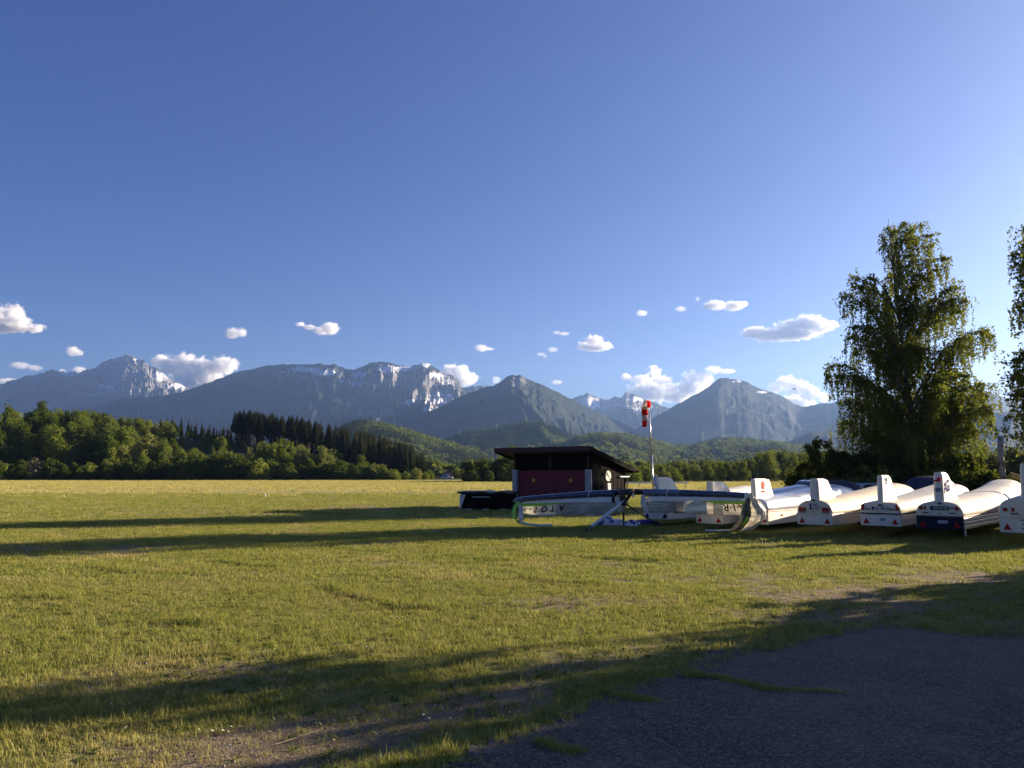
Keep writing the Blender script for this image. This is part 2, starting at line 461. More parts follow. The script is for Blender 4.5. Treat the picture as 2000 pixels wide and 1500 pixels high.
GRASS_LO, GRASS_HI, GRASS_DRY = (0.14, 0.155, 0.038), (0.26, 0.255, 0.072), (0.42, 0.35, 0.15)
t = NT("meadow"); p = t.pos()
nb = t.noise(p, 0.09, 5, 0.6); nm = t.noise(p, 0.8, 5, 0.65); nf = t.noise(p, 9.0, 4, 0.7); ns = t.noise(p, 60.0, 3, 0.7)
streak = t.noise(t.map(p, (0.05, 0.55, 1), rot=(0, 0, R(4))), 1.0, 4, 0.6)
c = t.mix(t.rng(nm, 0.32, 0.68), GRASS_LO, GRASS_HI)
c = t.mix(t.math('MULTIPLY', t.rng(nf, 0.45, 0.75), 0.55), c, GRASS_DRY)
ymask = t.n("SeparateXYZ"); t.l(p, ymask.inputs[0])
far = t.rng(ymask.outputs[1], 40, 110)
c = t.mix(t.math('MULTIPLY', far, t.rng(streak, 0.3, 0.7, 0.35, 0.9)), c, (0.56, 0.48, 0.20))
soil = t.mix(t.rng(ns, 0.3, 0.7), (0.10, 0.075, 0.045), (0.30, 0.235, 0.15))
c = t.mix(t.rng(t.math('ADD', t.attr("worn"), t.math('MULTIPLY', t.math('SUBTRACT', nf, 0.5), 0.6)), 0.25, 0.75), c, soil)
forest = t.rng(ymask.outputs[1], 224, 238)
c = t.mix(forest, c, (0.035, 0.045, 0.015))
b = t.bump(t.math('ADD', t.math('MULTIPLY', nf, 0.6), t.math('MULTIPLY', ns, 0.5)), 0.9, 0.05)
MEADOW = t.done(t.pbsdf(c, 0.95, 0, b, spec=0.1))
tag(link("ground", gme, None, MEADOW), kind='structure')

# ---- asphalt sheet with a broken edge, lying on the ground
def refine(poly, step, amp, seed):
    out = []
    for k in range(len(poly)):
        ax, ay = poly[k]; bx, by = poly[(k + 1) % len(poly)]
        n = max(1, int(math.hypot(bx - ax, by - ay) / step))
        for q in range(n):
            u = q / n; x, y = ax + (bx - ax) * u, ay + (by - ay) * u
            dn = amp * float(fbm(np.array([x * 2.2]), np.array([y * 2.2]), octv=4, seed=seed)[0])
            L = math.hypot(bx - ax, by - ay)
            out.append((x - (by - ay) / L * dn, y + (bx - ax) / L * dn))
    return out
AP = refine(ASPH_POLY, 0.08, 0.26, 3)
xs = np.arange(-7.0, 26.5, 0.14); ys = np.arange(-12.2, 13.0, 0.14)
AX, AY = np.meshgrid(xs, ys)
cx, cyy = (AX[:-1, :-1] + 0.07), (AY[:-1, :-1] + 0.07)
keep = in_poly(cx, cyy, AP)
i = np.arange(AX.shape[0] - 1)[:, None] * AX.shape[1] + np.arange(AX.shape[1] - 1)[None, :]
Fq = np.stack([i, i + 1, i + AX.shape[1] + 1, i + AX.shape[1]], -1)[keep]
used, inv = np.unique(Fq, return_inverse=True)
VX, VY = AX.ravel()[used], AY.ravel()[used]
jx = 0.05 * fbm(VX * 9, VY * 9, octv=2, seed=5); jy = 0.05 * fbm(VX * 9, VY * 9, octv=2, seed=6)
edge_d = seg_dist(VX, VY, ASPH)
VZ = terrain(VX, VY) + 0.012 + 0.02 * sstep(0, 0.5, edge_d)
ame = np_mesh("asphalt", np.stack([VX + jx, VY + jy, VZ], -1), inv.reshape(Fq.shape), True)
t = NT("old_asphalt"); p = t.pos()
vor = t.n("TexVoronoi"); vor.inputs['Scale'].default_value = 75.0; t.l(p, vor.inputs['Vector'])
vor2 = t.n("TexVoronoi"); vor2.inputs['Scale'].default_value = 30.0; t.l(p, vor2.inputs['Vector'])
n1 = t.noise(p, 1.2, 5, 0.6); n2 = t.noise(p, 12, 4, 0.6)
sep = t.n("SeparateColor"); t.l(vor.outputs['Color'], sep.inputs[0])
c = t.mix(t.rng(n1, 0.38, 0.66), (0.030, 0.024, 0.019), (0.070, 0.056, 0.042))
c = t.mix(t.math('MULTIPLY', t.rng(sep.outputs[0], 0.55, 0.95), 0.8), c, (0.20, 0.175, 0.145))
crk = t.n("TexVoronoi", feature='DISTANCE_TO_EDGE'); crk.inputs['Scale'].default_value = 0.55
wv = t.n("VectorMath", operation='ADD'); t.l(p, wv.inputs[0])
wn_ = t.n("TexNoise"); wn_.inputs['Scale'].default_value = 2.0; t.l(p, wn_.inputs['Vector']); t.l(wn_.outputs['Color'], wv.inputs[1]); t.l(wv.outputs[0], crk.inputs['Vector'])
crack = t.rng(crk.outputs['Distance'], 0.004, 0.014, 1.0, 0.0)
c = t.mix(t.math('MULTIPLY', crack, 0.35), c, (0.015, 0.014, 0.013))
h = t.math('ADD', t.math('MULTIPLY', vor.outputs['Distance'], -0.8), t.math('ADD', t.math('MULTIPLY', vor2.outputs['Distance'], -0.5), t.math('MULTIPLY', crack, -0.7)))
tag(link("asphalt", ame, None, t.done(t.pbsdf(c, 0.85, 0, t.bump(h, 0.9, 0.012), spec=0.35))), kind='structure')

# ================================================================== scattering (grass, distant woods): many, uncountable
def proto_col(name, objs):
    c = bpy.data.collections.new(name)
    for k, (me) in enumerate(objs):
        o = bpy.data.objects.new("%s_%02d" % (name, k), me); c.objects.link(o)
    return c

def scatter(name, pts, rot, scl, idx, col, label=None):
    me = bpy.data.meshes.new(name)
    n = len(pts)
    me.vertices.add(n); me.vertices.foreach_set("co", np.asarray(pts, np.float32).ravel())
    for nm, arr in (("rot", rot), ("scl", scl)):
        a = me.attributes.new(nm, 'FLOAT_VECTOR', 'POINT'); a.data.foreach_set("vector", np.asarray(arr, np.float32).ravel())
    a = me.attributes.new("idx", 'INT', 'POINT'); a.data.foreach_set("value", np.asarray(idx, np.int32))
    o = link(name, me)
    ng = bpy.data.node_groups.new(name, 'GeometryNodeTree')
    ng.interface.new_socket("Geometry", in_out='INPUT', socket_type='NodeSocketGeometry')
    ng.interface.new_socket("Geometry", in_out='OUTPUT', socket_type='NodeSocketGeometry')
    gi = ng.nodes.new("NodeGroupInput"); go = ng.nodes.new("NodeGroupOutput")
    ip = ng.nodes.new("GeometryNodeInstanceOnPoints"); ci = ng.nodes.new("GeometryNodeCollectionInfo")
    ci.inputs[0].default_value = col; ci.inputs[1].default_value = True; ci.inputs[2].default_value = True
    def na(nm, ty):
        x = ng.nodes.new("GeometryNodeInputNamedAttribute"); x.data_type = ty; x.inputs[0].default_value = nm
        return x.outputs[0]
    ip.inputs['Pick Instance'].default_value = True
    L = ng.links.new
    L(gi.outputs[0], ip.inputs['Points']); L(ci.outputs[0], ip.inputs['Instance'])
    L(na("idx", 'INT'), ip.inputs['Instance Index'])
    L(na("rot", 'FLOAT_VECTOR'), ip.inputs['Rotation']); L(na("scl", 'FLOAT_VECTOR'), ip.inputs['Scale'])
    L(ip.outputs[0], go.inputs[0])
    m = o.modifiers.new("scatter", 'NODES'); m.node_group = ng
    tag(o, kind='stuff')
    return o

def leaf_mat(name, cols, transl=0.35, rnd=0.35, big=None):
    """cols: dark, mid, light foliage colours"""
    t = NT(name)
    oi = t.n("ObjectInfo")
    tint = t.math('ADD', t.math('MULTIPLY', t.attr("tint"), 1 - rnd), t.math('MULTIPLY', oi.outputs['Random'], rnd))
    c = t.mix(t.rng(tint, 0.05, 0.5), cols[0], cols[1])
    c = t.mix(t.rng(tint, 0.5, 0.95), c, cols[2])
    if big:
        nz = t.n("TexNoise"); nz.inputs['Scale'].default_value = big[0]; nz.inputs['Detail'].default_value = 4; t.l(oi.outputs['Location'], nz.inputs['Vector'])
        c = t.mix(t.rng(nz.outputs['Fac'], 0.48, 0.78), c, big[1])
    d = t.n("BsdfDiffuse"); t.l(c, d.inputs[0])
    tr = t.n("BsdfTranslucent"); tc = t.mix(0.35, c, (0.20, 0.22, 0.03)); t.l(tc, tr.inputs[0])
    ms = t.n("MixShader"); ms.inputs[0].default_value = transl
    t.l(d.outputs[0], ms.inputs[1]); t.l(tr.outputs[0], ms.inputs[2])
    return t.done(ms.outputs[0])

def tuft_mesh(name, rng, nb, h, spread, wid, mat, lean=0.5, flat=0.0):
    V = []; F = []; T = []
    for k in range(nb):
        a = rng.uniform(0, 2 * PI); r = spread * math.sqrt(rng.random()); x, y = r * math.cos(a), r * math.sin(a)
        hh = h * (rng.uniform(0.35, 1.1) if rng.random() < .88 else rng.uniform(1.1, 1.8)); b = rng.uniform(0, 2 * PI); l = hh * rng.uniform(0.1, 1) * lean
        w = wid * rng.uniform(0.6, 1.3); dx, dy = math.cos(b), math.sin(b); nx, ny = -dy * w, dx * w
        i0 = len(V)
        V += [(x - nx, y - ny, -0.01), (x + nx, y + ny, -0.01), (x + dx * l * .35 + nx * .8, y + dy * l * .35 + ny * .8, hh * .6), (x + dx * l * .35 - nx * .8, y + dy * l * .35 - ny * .8, hh * .6),
              (x + dx * l, y + dy * l, hh * (1 - flat)), (x + dx * l + nx * .15, y + dy * l + ny * .15, hh * (1 - flat))]
        F += [(i0, i0 + 1, i0 + 2, i0 + 3), (i0 + 3, i0 + 2, i0 + 5, i0 + 4)]
        tt = rng.random(); T += [tt, tt]
    me = np_mesh(name, np.array(V), np.array(F), True)
    attr(me, "tint", T, 'FACE'); me.materials.append(mat)
    return me

rs = random.Random(5); nrg = np.random.default_rng(5)
LAWN = leaf_mat("lawn_blades", ((0.13, 0.16, 0.034), (0.27, 0.285, 0.066), (0.48, 0.42, 0.17)), 0.42, 0.45, (0.5, (0.46, 0.37, 0.16)))
TALL = leaf_mat("meadow_blades", ((0.25, 0.25, 0.065), (0.46, 0.40, 0.13), (0.66, 0.58, 0.28)), 0.42, 0.5, (0.035, (0.52, 0.45, 0.19)))
tufts = [tuft_mesh("lawn_tuft", rs, 20, h_, 0.060, 0.0020, LAWN, 1.2) for h_ in (.024, .030, .038)]
tufts += [tuft_mesh("long_tuft", rs, 18, 0.075, 0.06, 0.0026, LAWN, 0.8) for _ in range(2)]
tufts += [tuft_mesh("broad_tuft", rs, 34, 0.046, 0.17, 0.0042, LAWN, 0.9) for _ in range(3)]
tufts += [tuft_mesh("hay_tuft", rs, 34, 0.16, 0.40, 0.014, TALL, 0.7) for _ in range(3)]
TUFT = proto_col("grass_tuft", tufts)

def ring(y0, y1, dens, margin=1.5):
    """random ground points in view between two depths, dens per square metre"""
    n = int(dens * (0.70 * (y1 * y1 - y0 * y0) + 2 * margin * (y1 - y0)))
    y = np.sqrt(nrg.uniform(y0 * y0, y1 * y1, n)); x = nrg.uniform(-1, 1, n) * (0.70 * y + margin)
    return x, y
P = []; RO = []; SCL = []; ID = []
def put(x, y, ids, s, zs=1.0):
    n = len(x)
    P.append(np.stack([x, y, terrain(x, y) + .03 * in_poly(x, y, AP)], -1))
    ro = np.zeros((n, 3)); ro[:, 2] = nrg.uniform(0, 2 * PI, n); ro[:, 0] = nrg.normal(0, .1, n); ro[:, 1] = nrg.normal(0, .1, n)
    RO.append(ro); k = s * nrg.uniform(.7, 1.25, n)
    SCL.append(np.stack([k, k, k * zs * nrg.uniform(.8, 1.2, n)], -1)); ID.append(nrg.choice(ids, n))
def cull(x, y, k=1.0):
    w = worn(x, y); a = in_poly(x, y, AP)
    keep = (nrg.random(len(x)) > np.clip(w * 1.05, 0, .94) * k) & ~a
    return x[keep], y[keep]
x, y = cull(*ring(3.2, 7, 620)); put(x, y, [0, 1, 2], 1.0)
x, y = cull(*ring(7, 13, 300)); put(x, y, [0, 1, 2], 1.15)
x, y = cull(*ring(13, 30, 55)); put(x, y, [5, 6, 7], 1.0)
x, y = cull(*ring(30, 70, 9)); put(x, y, [5, 6, 7], 1.6, 0.85)
# longer, lusher grass: foreground left, along the asphalt edge, round the trailers
x, y = ring(3.4, 9.5, 150); lush = np.clip(fbm(x * .5, y * .5, octv=3, seed=61) * 1.6 + .15 - .12 * (x + 2.2), 0, 1) * (1 - sstep(7.5, 9.5, y))
ed = np.exp(-(seg_dist(x, y, ASPH) / .30) ** 2); k = (nrg.random(len(x)) < np.maximum(lush * .45, ed * .7)) & ~in_poly(x, y, AP); x, y = x[k], y[k]
k = nrg.random(len(x)) > worn(x, y) * .8; put(x[k], y[k], [3, 4], .8)
x, y = ring(16, 30, 12); k = (x > 3.5) & (y > 27 - 0.62 * x) & (nrg.random(len(x)) < .7 * sstep(-.15, .4, fbm(x * .7, y * .7, octv=2, seed=71))); put(x[k], y[k], [3, 4], 1.5)
x, y = ring(3.6, 10, 260); d = seg_dist(x, y, ASPH); k = in_poly(x, y, AP) & (nrg.random(len(x)) < .55 * np.exp(-(d / .16) ** 2)); put(x[k], y[k], [0, 1, 2], .9)
# moss and grass in the cracks of the asphalt
CR = [gxy(1338, 1322), gxy(1400, 1328), gxy(1460, 1342), gxy(1500, 1352), gxy(1640, 1356)]
CR2 = [gxy(1195, 1358), gxy(1240, 1372), gxy(1275, 1378)]; CR3 = [gxy(1050, 1458), gxy(1100, 1475), gxy(1135, 1482)]
for pts, n in ((CR, 520), (CR2, 130), (CR3, 110)):
    u = nrg.random(n) * (len(pts) - 1); q = np.minimum(u.astype(int), len(pts) - 2); f = u - q; A = np.array(pts)
    xy = A[q] * (1 - f)[:, None] + A[q + 1] * f[:, None] + nrg.normal(0, .03, (n, 2))
    put(xy[:, 0], xy[:, 1], [0, 0, 1], .7)
# low ridges of longer grass left by wheels and the mower
for (a_, b_, n) in (((640, 1145), (735, 1174), 150), ((430, 1096), (560, 1110), 140), ((880, 1085), (1010, 1098), 120), ((180, 1110), (330, 1122), 130), ((760, 1180), (850, 1192), 90), ((1010, 1130), (1180, 1140), 120), ((300, 1010), (560, 1001), 160), ((560, 1001), (700, 1006), 110), ((1050, 1082), (1300, 1096), 170), ((60, 1166), (130, 1170), 70), ((330, 1215), (420, 1222), 80)):
    A0, B0 = gxy(*a_), gxy(*b_); u = nrg.random(n); w_ = .05 + .004 * A0[1]
    x = A0[0] + (B0[0] - A0[0]) * u + nrg.normal(0, w_, n); y = A0[1] + (B0[1] - A0[1]) * u + nrg.normal(0, w_, n) + .1 * np.sin(u * 9)
    put(x, y, [3, 4], 1.0 if A0[1] < 18 else 1.5)
scatter("short_grass", np.concatenate(P), np.concatenate(RO), np.concatenate(SCL), np.concatenate(ID), TUFT)
P, RO, SCL, ID = [], [], [], []
x, y = ring(58, 216, 2.3, 10); k = nrg.random(len(x)) < np.clip((y - 58) / 50, .15, 1) * (.35 + .65 * sstep(-.2, .3, fbm(x * .02, y * .16, octv=3, seed=81))); put(x[k], y[k], [8, 9, 10], 1.0)
scatter("meadow_grass", np.concatenate(P), np.concatenate(RO), np.concatenate(SCL), np.concatenate(ID), TUFT)
# broad-leaved weeds and small white flowers in the turf
WEED = leaf_mat("weed_leaves", ((0.06, 0.10, 0.022), (0.13, 0.18, 0.040), (0.24, 0.27, 0.08)), .35, .4)
PETAL = leaf_mat("white_petals", ((0.5, 0.5, 0.42), (0.66, 0.65, 0.55), (0.8, 0.78, 0.66)), .3, .5)
wd_ = []
for q in range(5):
    V = []; F = []; T = []
    if q < 3:
        for k in range(9):
            a = rs.uniform(0, 6.28); L_ = rs.uniform(.025, .06); w = L_ * rs.uniform(.28, .5); l = rs.uniform(.2, .9); ca, sa = math.cos(a), math.sin(a); i0 = len(V)
            V += [(0, 0, .004), (ca * L_ * .5 - sa * w * .5, sa * L_ * .5 + ca * w * .5, L_ * .5 * l), (ca * L_, sa * L_, L_ * .62 * l), (ca * L_ * .5 + sa * w * .5, sa * L_ * .5 - ca * w * .5, L_ * .5 * l)]; F.append((i0, i0 + 1, i0 + 2, i0 + 3)); T.append(rs.random())
    else:
        for k in range(4):
            x0, y0, z0 = rs.uniform(-.1, .1), rs.uniform(-.1, .1), rs.uniform(.03, .06); r_ = rs.uniform(.005, .009); i0 = len(V)
            V += [(x0 + r_, y0, z0), (x0, y0 + r_, z0 + .003), (x0 - r_, y0, z0), (x0, y0 - r_, z0 - .003)]; F.append((i0, i0 + 1, i0 + 2, i0 + 3)); T.append(rs.random())
    me = np_mesh("weed", np.array(V), np.array(F)); attr(me, "tint", T, 'FACE'); me.materials.append(WEED if q < 3 else PETAL); wd_.append(me)
WDC = proto_col("weed_bit", wd_)
P, RO, SCL, ID = [], [], [], []
x, y = ring(3.3, 12, 60); k = (nrg.random(len(x)) < .25 + .75 * sstep(-.1, .35, fbm(x * .8, y * .8, octv=3, seed=91))) & ~in_poly(x, y, AP) & (nrg.random(len(x)) > .6 * worn(x, y)); put(x[k], y[k], [0, 1, 2], 1.0)
x, y = ring(3.5, 26, 5); k = (nrg.random(len(x)) < .15 + .85 * sstep(0, .4, fbm(x * .4, y * .4, octv=3, seed=93))) & ~in_poly(x, y, AP); put(x[k], y[k], [3, 4], 1.1)
scatter("meadow_weeds", np.concatenate(P), np.concatenate(RO), np.concatenate(SCL), np.concatenate(ID), WDC)
# loose stones on the asphalt and the bare ground
STONE = simple("loose_stone", (0.20, 0.175, 0.15), .9, var=.5, scale=30)
stn = []
for q in range(4):
    V = []; F = [(0, 1, 2), (0, 2, 3), (0, 3, 4), (0, 4, 1), (5, 2, 1), (5, 3, 2), (5, 4, 3), (5, 1, 4)]
    for d in ((0, 0, .6), (1, 0, 0), (0, 1, 0), (-1, 0, 0), (0, -1, 0), (0, 0, -.6)): V.append([c_ * rs.uniform(.6, 1.3) for c_ in d])
    me = np_mesh("stone", np.array(V) * .006, np.array(F)); me.materials.append(STONE); stn.append(me)
STN = proto_col("stone_bit", stn)
P, RO, SCL, ID = [], [], [], []
x, y = ring(3.4, 12, 160); ia = in_poly(x, y, AP); d = seg_dist(x, y, ASPH)
k = (ia & (nrg.random(len(x)) < .30 + .6 * np.exp(-(d / .3) ** 2))) | (~ia & (nrg.random(len(x)) < .8 * worn(x, y))); put(x[k], y[k], [0, 1, 2, 3], 1.0)
P[0][:, 2] += .004; SCL[0] *= nrg.lognormal(0, .45, k.sum())[:, None]
scatter("loose_gravel", np.concatenate(P), np.concatenate(RO), np.concatenate(SCL), np.concatenate(ID), STN)
# dry litter: fallen leaves and stalks on the thin turf
lit = []
LITTER = leaf_mat("dry_litter", ((0.10, 0.075, 0.045), (0.22, 0.175, 0.10), (0.42, 0.38, 0.27)), 0.2, 0.5)
for _ in range(3):
    V = []; F = []; T = []
    for k in range(6):
        a = rs.uniform(0, 2 * PI); c0 = Vector((rs.uniform(-.09, .09), rs.uniform(-.09, .09), rs.uniform(.006, .03))); d = Vector((math.cos(a), math.sin(a), rs.uniform(-.4, .4))) * rs.uniform(.008, .022); w = Vector((-math.sin(a), math.cos(a), rs.uniform(-.3, .5))) * rs.uniform(.003, .009)
        i0 = len(V); V += [c0 - d, c0 + w, c0 + d, c0 - w]; F.append((i0, i0 + 1, i0 + 2, i0 + 3)); T.append(rs.random())
    me = np_mesh("litter", np.array([tuple(v) for v in V]), np.array(F)); attr(me, "tint", T, 'FACE'); me.materials.append(LITTER); lit.append(me)
LIT = proto_col("litter_bit", lit)
P, RO, SCL, ID = [], [], [], []
x, y = ring(3.2, 11, 45); k = (nrg.random(len(x)) < .12 + worn(x, y)) & (~in_poly(x, y, AP) | (nrg.random(len(x)) < .1)); put(x[k], y[k], [0, 1, 2], 1.0)
P[0][:, 2] += .012
scatter("leaf_litter", np.concatenate(P), np.concatenate(RO), np.concatenate(SCL), np.concatenate(ID), LIT)
# ================================================================== woods
def leaves(C, size, rng, elong=1.6, jitter=0.45, up=0.0, axis=None):
    """C (n,3): one pointed four-cornered leaf (or spray of leaves) at each centre"""
    n = len(C)
    s = size * rng.uniform(1 - jitter, 1 + jitter, n)[:, None]
    nrm = rng.normal(size=(n, 3)); nrm[:, 2] += up; nrm /= np.linalg.norm(nrm, axis=1)[:, None]
    d = rng.normal(size=(n, 3)) if axis is None else axis + rng.normal(size=(n, 3)) * 0.35
    d -= nrm * (d * nrm).sum(1)[:, None]; d /= np.linalg.norm(d, axis=1)[:, None] + 1e-9
    w = np.cross(nrm, d)
    V = np.stack([C - d * s * elong * .5, C + w * s * .5 - d * s * .1, C + d * s * elong * .5, C - w * s * .5 + d * s * .1], 1).reshape(-1, 3)
    F = np.arange(4 * n).reshape(-1, 4)
    return V, F

def leaf_mesh(name, C, size, rng, mat, **kw):
    V, F = leaves(np.asarray(C), size, rng, **kw)
    me = np_mesh(name, V, F); me.materials.append(mat)
    attr(me, "tint", np.clip(rng.normal(.5, .22, len(F)), 0, 1), 'FACE')
    return me

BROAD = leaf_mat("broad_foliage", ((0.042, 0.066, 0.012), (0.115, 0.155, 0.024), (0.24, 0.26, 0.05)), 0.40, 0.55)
DARKB = leaf_mat("dark_foliage", ((0.022, 0.040, 0.010), (0.048, 0.075, 0.014), (0.095, 0.120, 0.024)), 0.35, 0.5)
PALE = leaf_mat("pale_foliage", ((0.066, 0.088, 0.024), (0.145, 0.165, 0.048), (0.25, 0.25, 0.085)), 0.40, 0.5)
SPRUCE = leaf_mat("spruce_needles", ((0.012, 0.020, 0.011), (0.022, 0.034, 0.017), (0.042, 0.055, 0.025)), 0.12, 0.45)
BIRCHL = leaf_mat("birch_leaves", ((0.045, 0.070, 0.010), (0.115, 0.140, 0.020), (0.22, 0.215, 0.040)), 0.55, 0.1)
WILLOW = leaf_mat("willow_leaves", ((0.050, 0.065, 0.030), (0.105, 0.120, 0.060), (0.17, 0.18, 0.085)), 0.35, 0.2)
BARK = simple("brown_bark", (0.075, 0.055, 0.040), 0.9, var=.4, scale=3, bump=.5)
t = NT("birch_bark"); p = t.obj()
n1 = t.noise(t.map(p, (3, 3, 1.2)), 1.6, 5, .65); n2 = t.noise(t.map(p, (1, 1, 5)), 6, 3)
c = t.mix(t.rng(n1, .42, .58), (0.03, 0.026, 0.024), (0.24, 0.23, 0.21)); c = t.mix(t.rng(n2, .55, .7), c, (0.05, 0.045, 0.04))
BIRCHB = t.done(t.pbsdf(c, .8, 0, t.bump(n1, .5, .03)))

def limb_tubes(mb, segs, n=5):
    for pts, r in segs: mb.tube(pts, r, n, caps=False)

def crown_points(rng, n, lobes, shell=0.55):
    """points in a cluster of lobes (x,y,z,rx,ry,rz), denser towards each lobe's outside"""
    L = np.array(lobes, float); vol = (L[:, 3] * L[:, 4] * L[:, 5]) ** .75
    k = rng.choice(len(L), n, p=vol / vol.sum())
    d = rng.normal(size=(n, 3)); d /= np.linalg.norm(d, axis=1)[:, None]
    r = shell + (1 - shell) * rng.random(n) ** .7
    r *= 1 + .16 * fbm(d[:, 0] * 2.3 + k * 3.1, d[:, 1] * 2.3, d[:, 2] * 2.3, octv=3, seed=7)
    return L[k, :3] + d * r[:, None] * L[k, 3:]

def broad_variant(seed, h, w, n, size, mat, lobes_n=14, base=.12):
    rng = np.random.default_rng(seed)
    lob = []
    for k in range(lobes_n):
        z = h * (base + (1 - base) * (k + .5) / lobes_n); f = (z / h - base) / (1 - base)
        prof = (math.sin(min(1, f * 1.12 + .12) * PI) ** .6) if f < .93 else .4
        a = rng.uniform(0, 2 * PI); r = w * .5 * prof * rng.uniform(.35, .8)
        s = w * rng.uniform(.20, .34) * (.65 + .5 * prof)
        lob.append((r * math.cos(a), r * math.sin(a), z, s, s, s * rng.uniform(.75, 1.05)))
        if rng.random() < .75: lob.append((-r * math.cos(a) * .8, -r * math.sin(a) * .8, z * rng.uniform(.9, 1.02), s * .85, s * .85, s * .7))
    C = crown_points(rng, n, lob); C[:, 2] = np.maximum(C[:, 2], .15)
    me = leaf_mesh("crown", C, size, rng, mat, up=.4)
    mb = MB(); mb.tube([(0, 0, -.6), (.05 * w * .1, 0, h * .35), (0, 0, h * .8)], [h * .022, h * .016, h * .005], 6)
    for k in range(5):
        a = rng.uniform(0, 2 * PI); z = h * rng.uniform(.25, .5)
        mb.tube([(0, 0, z), (math.cos(a) * w * .18, math.sin(a) * w * .18, z + h * .14), (math.cos(a) * w * .3, math.sin(a) * w * .3, z + h * .3)], [h * .010, h * .007, h * .003], 5, caps=False)
    tm = bpy.data.meshes.new("trunk"); tm.from_pydata(mb.v, [], mb.f); tm.materials.append(BARK)
    return me, tm

def spruce_variant(seed, h, w, mat, bare=.1, n_wh=26, dens=1.0):
    rng = np.random.default_rng(seed)
    V = []; F = []
    for k in range(n_wh):
        f = (k + rng.uniform(-.2, .2)) / n_wh; z = h * (bare + (1 - bare) * f)
        R0 = w * .5 * (1 - f) ** .68 * rng.uniform(.65, 1.2) * (.55 + .45 * min(1, f * 5 + .3)) + .10
        nb = max(4, int((13 - 7 * f) * dens)); off = rng.uniform(0, 7)
        for b in range(nb):
            a = off + 2 * PI * b / nb + rng.uniform(-.3, .3); r = R0 * rng.uniform(.6, 1.1); wd = max(.13, r * .42) * rng.uniform(.7, 1.2)
            ca, sa = math.cos(a), math.sin(a); dz = -r * rng.uniform(.15, .45); lift = r * .12
            i0 = len(V)
            V += [(0, 0, z), (ca * r * .55 - sa * wd * .5, sa * r * .55 + ca * wd * .5, z + dz * .5 + lift - wd * .25), (ca * r, sa * r, z + dz + lift), (ca * r * .55 + sa * wd * .5, sa * r * .55 - ca * wd * .5, z + dz * .5 + lift - wd * .25)]
            F.append((i0, i0 + 1, i0 + 2, i0 + 3))
            i0 = len(V)
            V += [(ca * r * .2, sa * r * .2, z + dz * .1), (ca * r * .6, sa * r * .6, z + dz * .6 + lift), (ca * r * .7, sa * r * .7, z + dz - wd * .8), (ca * r * .3, sa * r * .3, z + dz * .4 - wd * .9)]
            F.append((i0, i0 + 1, i0 + 2, i0 + 3))
    i0 = len(V); V += [(-.08, 0, h * .95), (.08, 0, h * .95), (.02, 0, h * 1.02), (-.02, 0, h * 1.02)]; F.append((i0, i0 + 1, i0 + 2, i0 + 3))
    me = np_mesh("crown", np.array(V), np.array(F)); me.materials.append(mat); attr(me, "tint", rng.random(len(F)), 'FACE')
    mb = MB(); mb.tube([(0, 0, -.8), (0, 0, h * .5), (0, 0, h * .97)], [h * .013, h * .009, h * .002], 6)
    tm = bpy.data.meshes.new("trunk"); tm.from_pydata(mb.v, [], mb.f); tm.materials.append(BARK)
    return me, tm

def plant(name, label, cat, group, var, x, y, s, rz, zs=1.0, z=None):
    if var[0].name.startswith('crown') and cat == 'tree' and name in ('broadleaf_tree', 'young_tree'): s *= .93
    o = thing(name, label, cat, (x, y, float(terrain(x, y)) if z is None else z), rz, group)
    o.scale = (s, s, s * zs)
    for nm, me in zip(("crown", "trunk"), var): link(nm, me, o)
    return o

wr = random.Random(77)
DEC = [broad_variant(s, 12, 8.5, 3000, .42, m) for s, m in ((1, BROAD), (2, BROAD), (3, DARKB), (4, PALE), (5, BROAD), (6, DARKB))]
BUSH = [broad_variant(s, 5, 6.0, 1700, .34, m, 7, .06) for s, m in ((11, BROAD), (12, DARKB), (13, PALE), (14, DARKB))]
SLIM = [broad_variant(s, 13, 4.6, 1700, .38, m, 14, .08) for s, m in ((21, PALE), (22, BROAD), (23, PALE))]
SPR = [spruce_variant(s, 16, 5.6, SPRUCE, b, dens=1.35) for s, b in ((31, .46), (32, .40), (33, .10), (34, .06), (35, .48))]
TONE = ["fresh green", "mid green", "dark green", "pale green", "light green", "deep green"]
gl = "broad-leaved trees of the wood across the airfield"
def px_x(px, y): return ray(px, 926)[0] * y
# the rounded wood at the far left: dark below, lit above
for k in range(120):
    px = wr.uniform(-70, 335); y = wr.uniform(236, 318); x = px_x(px, y)
    top = float(np.interp(px, [-70, 0, 60, 130, 200, 250, 290, 330], [800, 806, 803, 800, 806, 832, 850, 862]))
    ztop = EYE + (926 - top) / FPX * y; g0 = float(terrain(x, y)); h = ztop - g0 - wr.uniform(-.3, 2.0)
    if y < 265: h = min(h, wr.uniform(9, 14))
    h = max(6.5, min(h, 17)); v = wr.choice([0, 1, 2, 2, 4, 5]) if px < 200 else wr.choice([0, 1, 3, 4])
    plant("broadleaf_tree", "%s tree %s of the rounded wood, %s" % (TONE[v], "near the front edge" if y < 265 else ("in the middle" if y < 292 else "at the back"), "at its far left" if px < 60 else ("on its high part" if px < 190 else "on its right slope")), "tree", "trees of the rounded wood", DEC[v], x, y, h / 12 * wr.uniform(.97, 1.03), wr.uniform(0, 6.3))
plant("broadleaf_tree", "tree with its ball-shaped top sticking out above the rounded wood", "tree", None, DEC[2], px_x(72, 290), 290, 1.0, 1.0)
plant("broadleaf_tree", "tree whose bright top rises above the wood at the left edge of the photo", "tree", None, DEC[0], px_x(8, 292), 292, .95, 2.0)
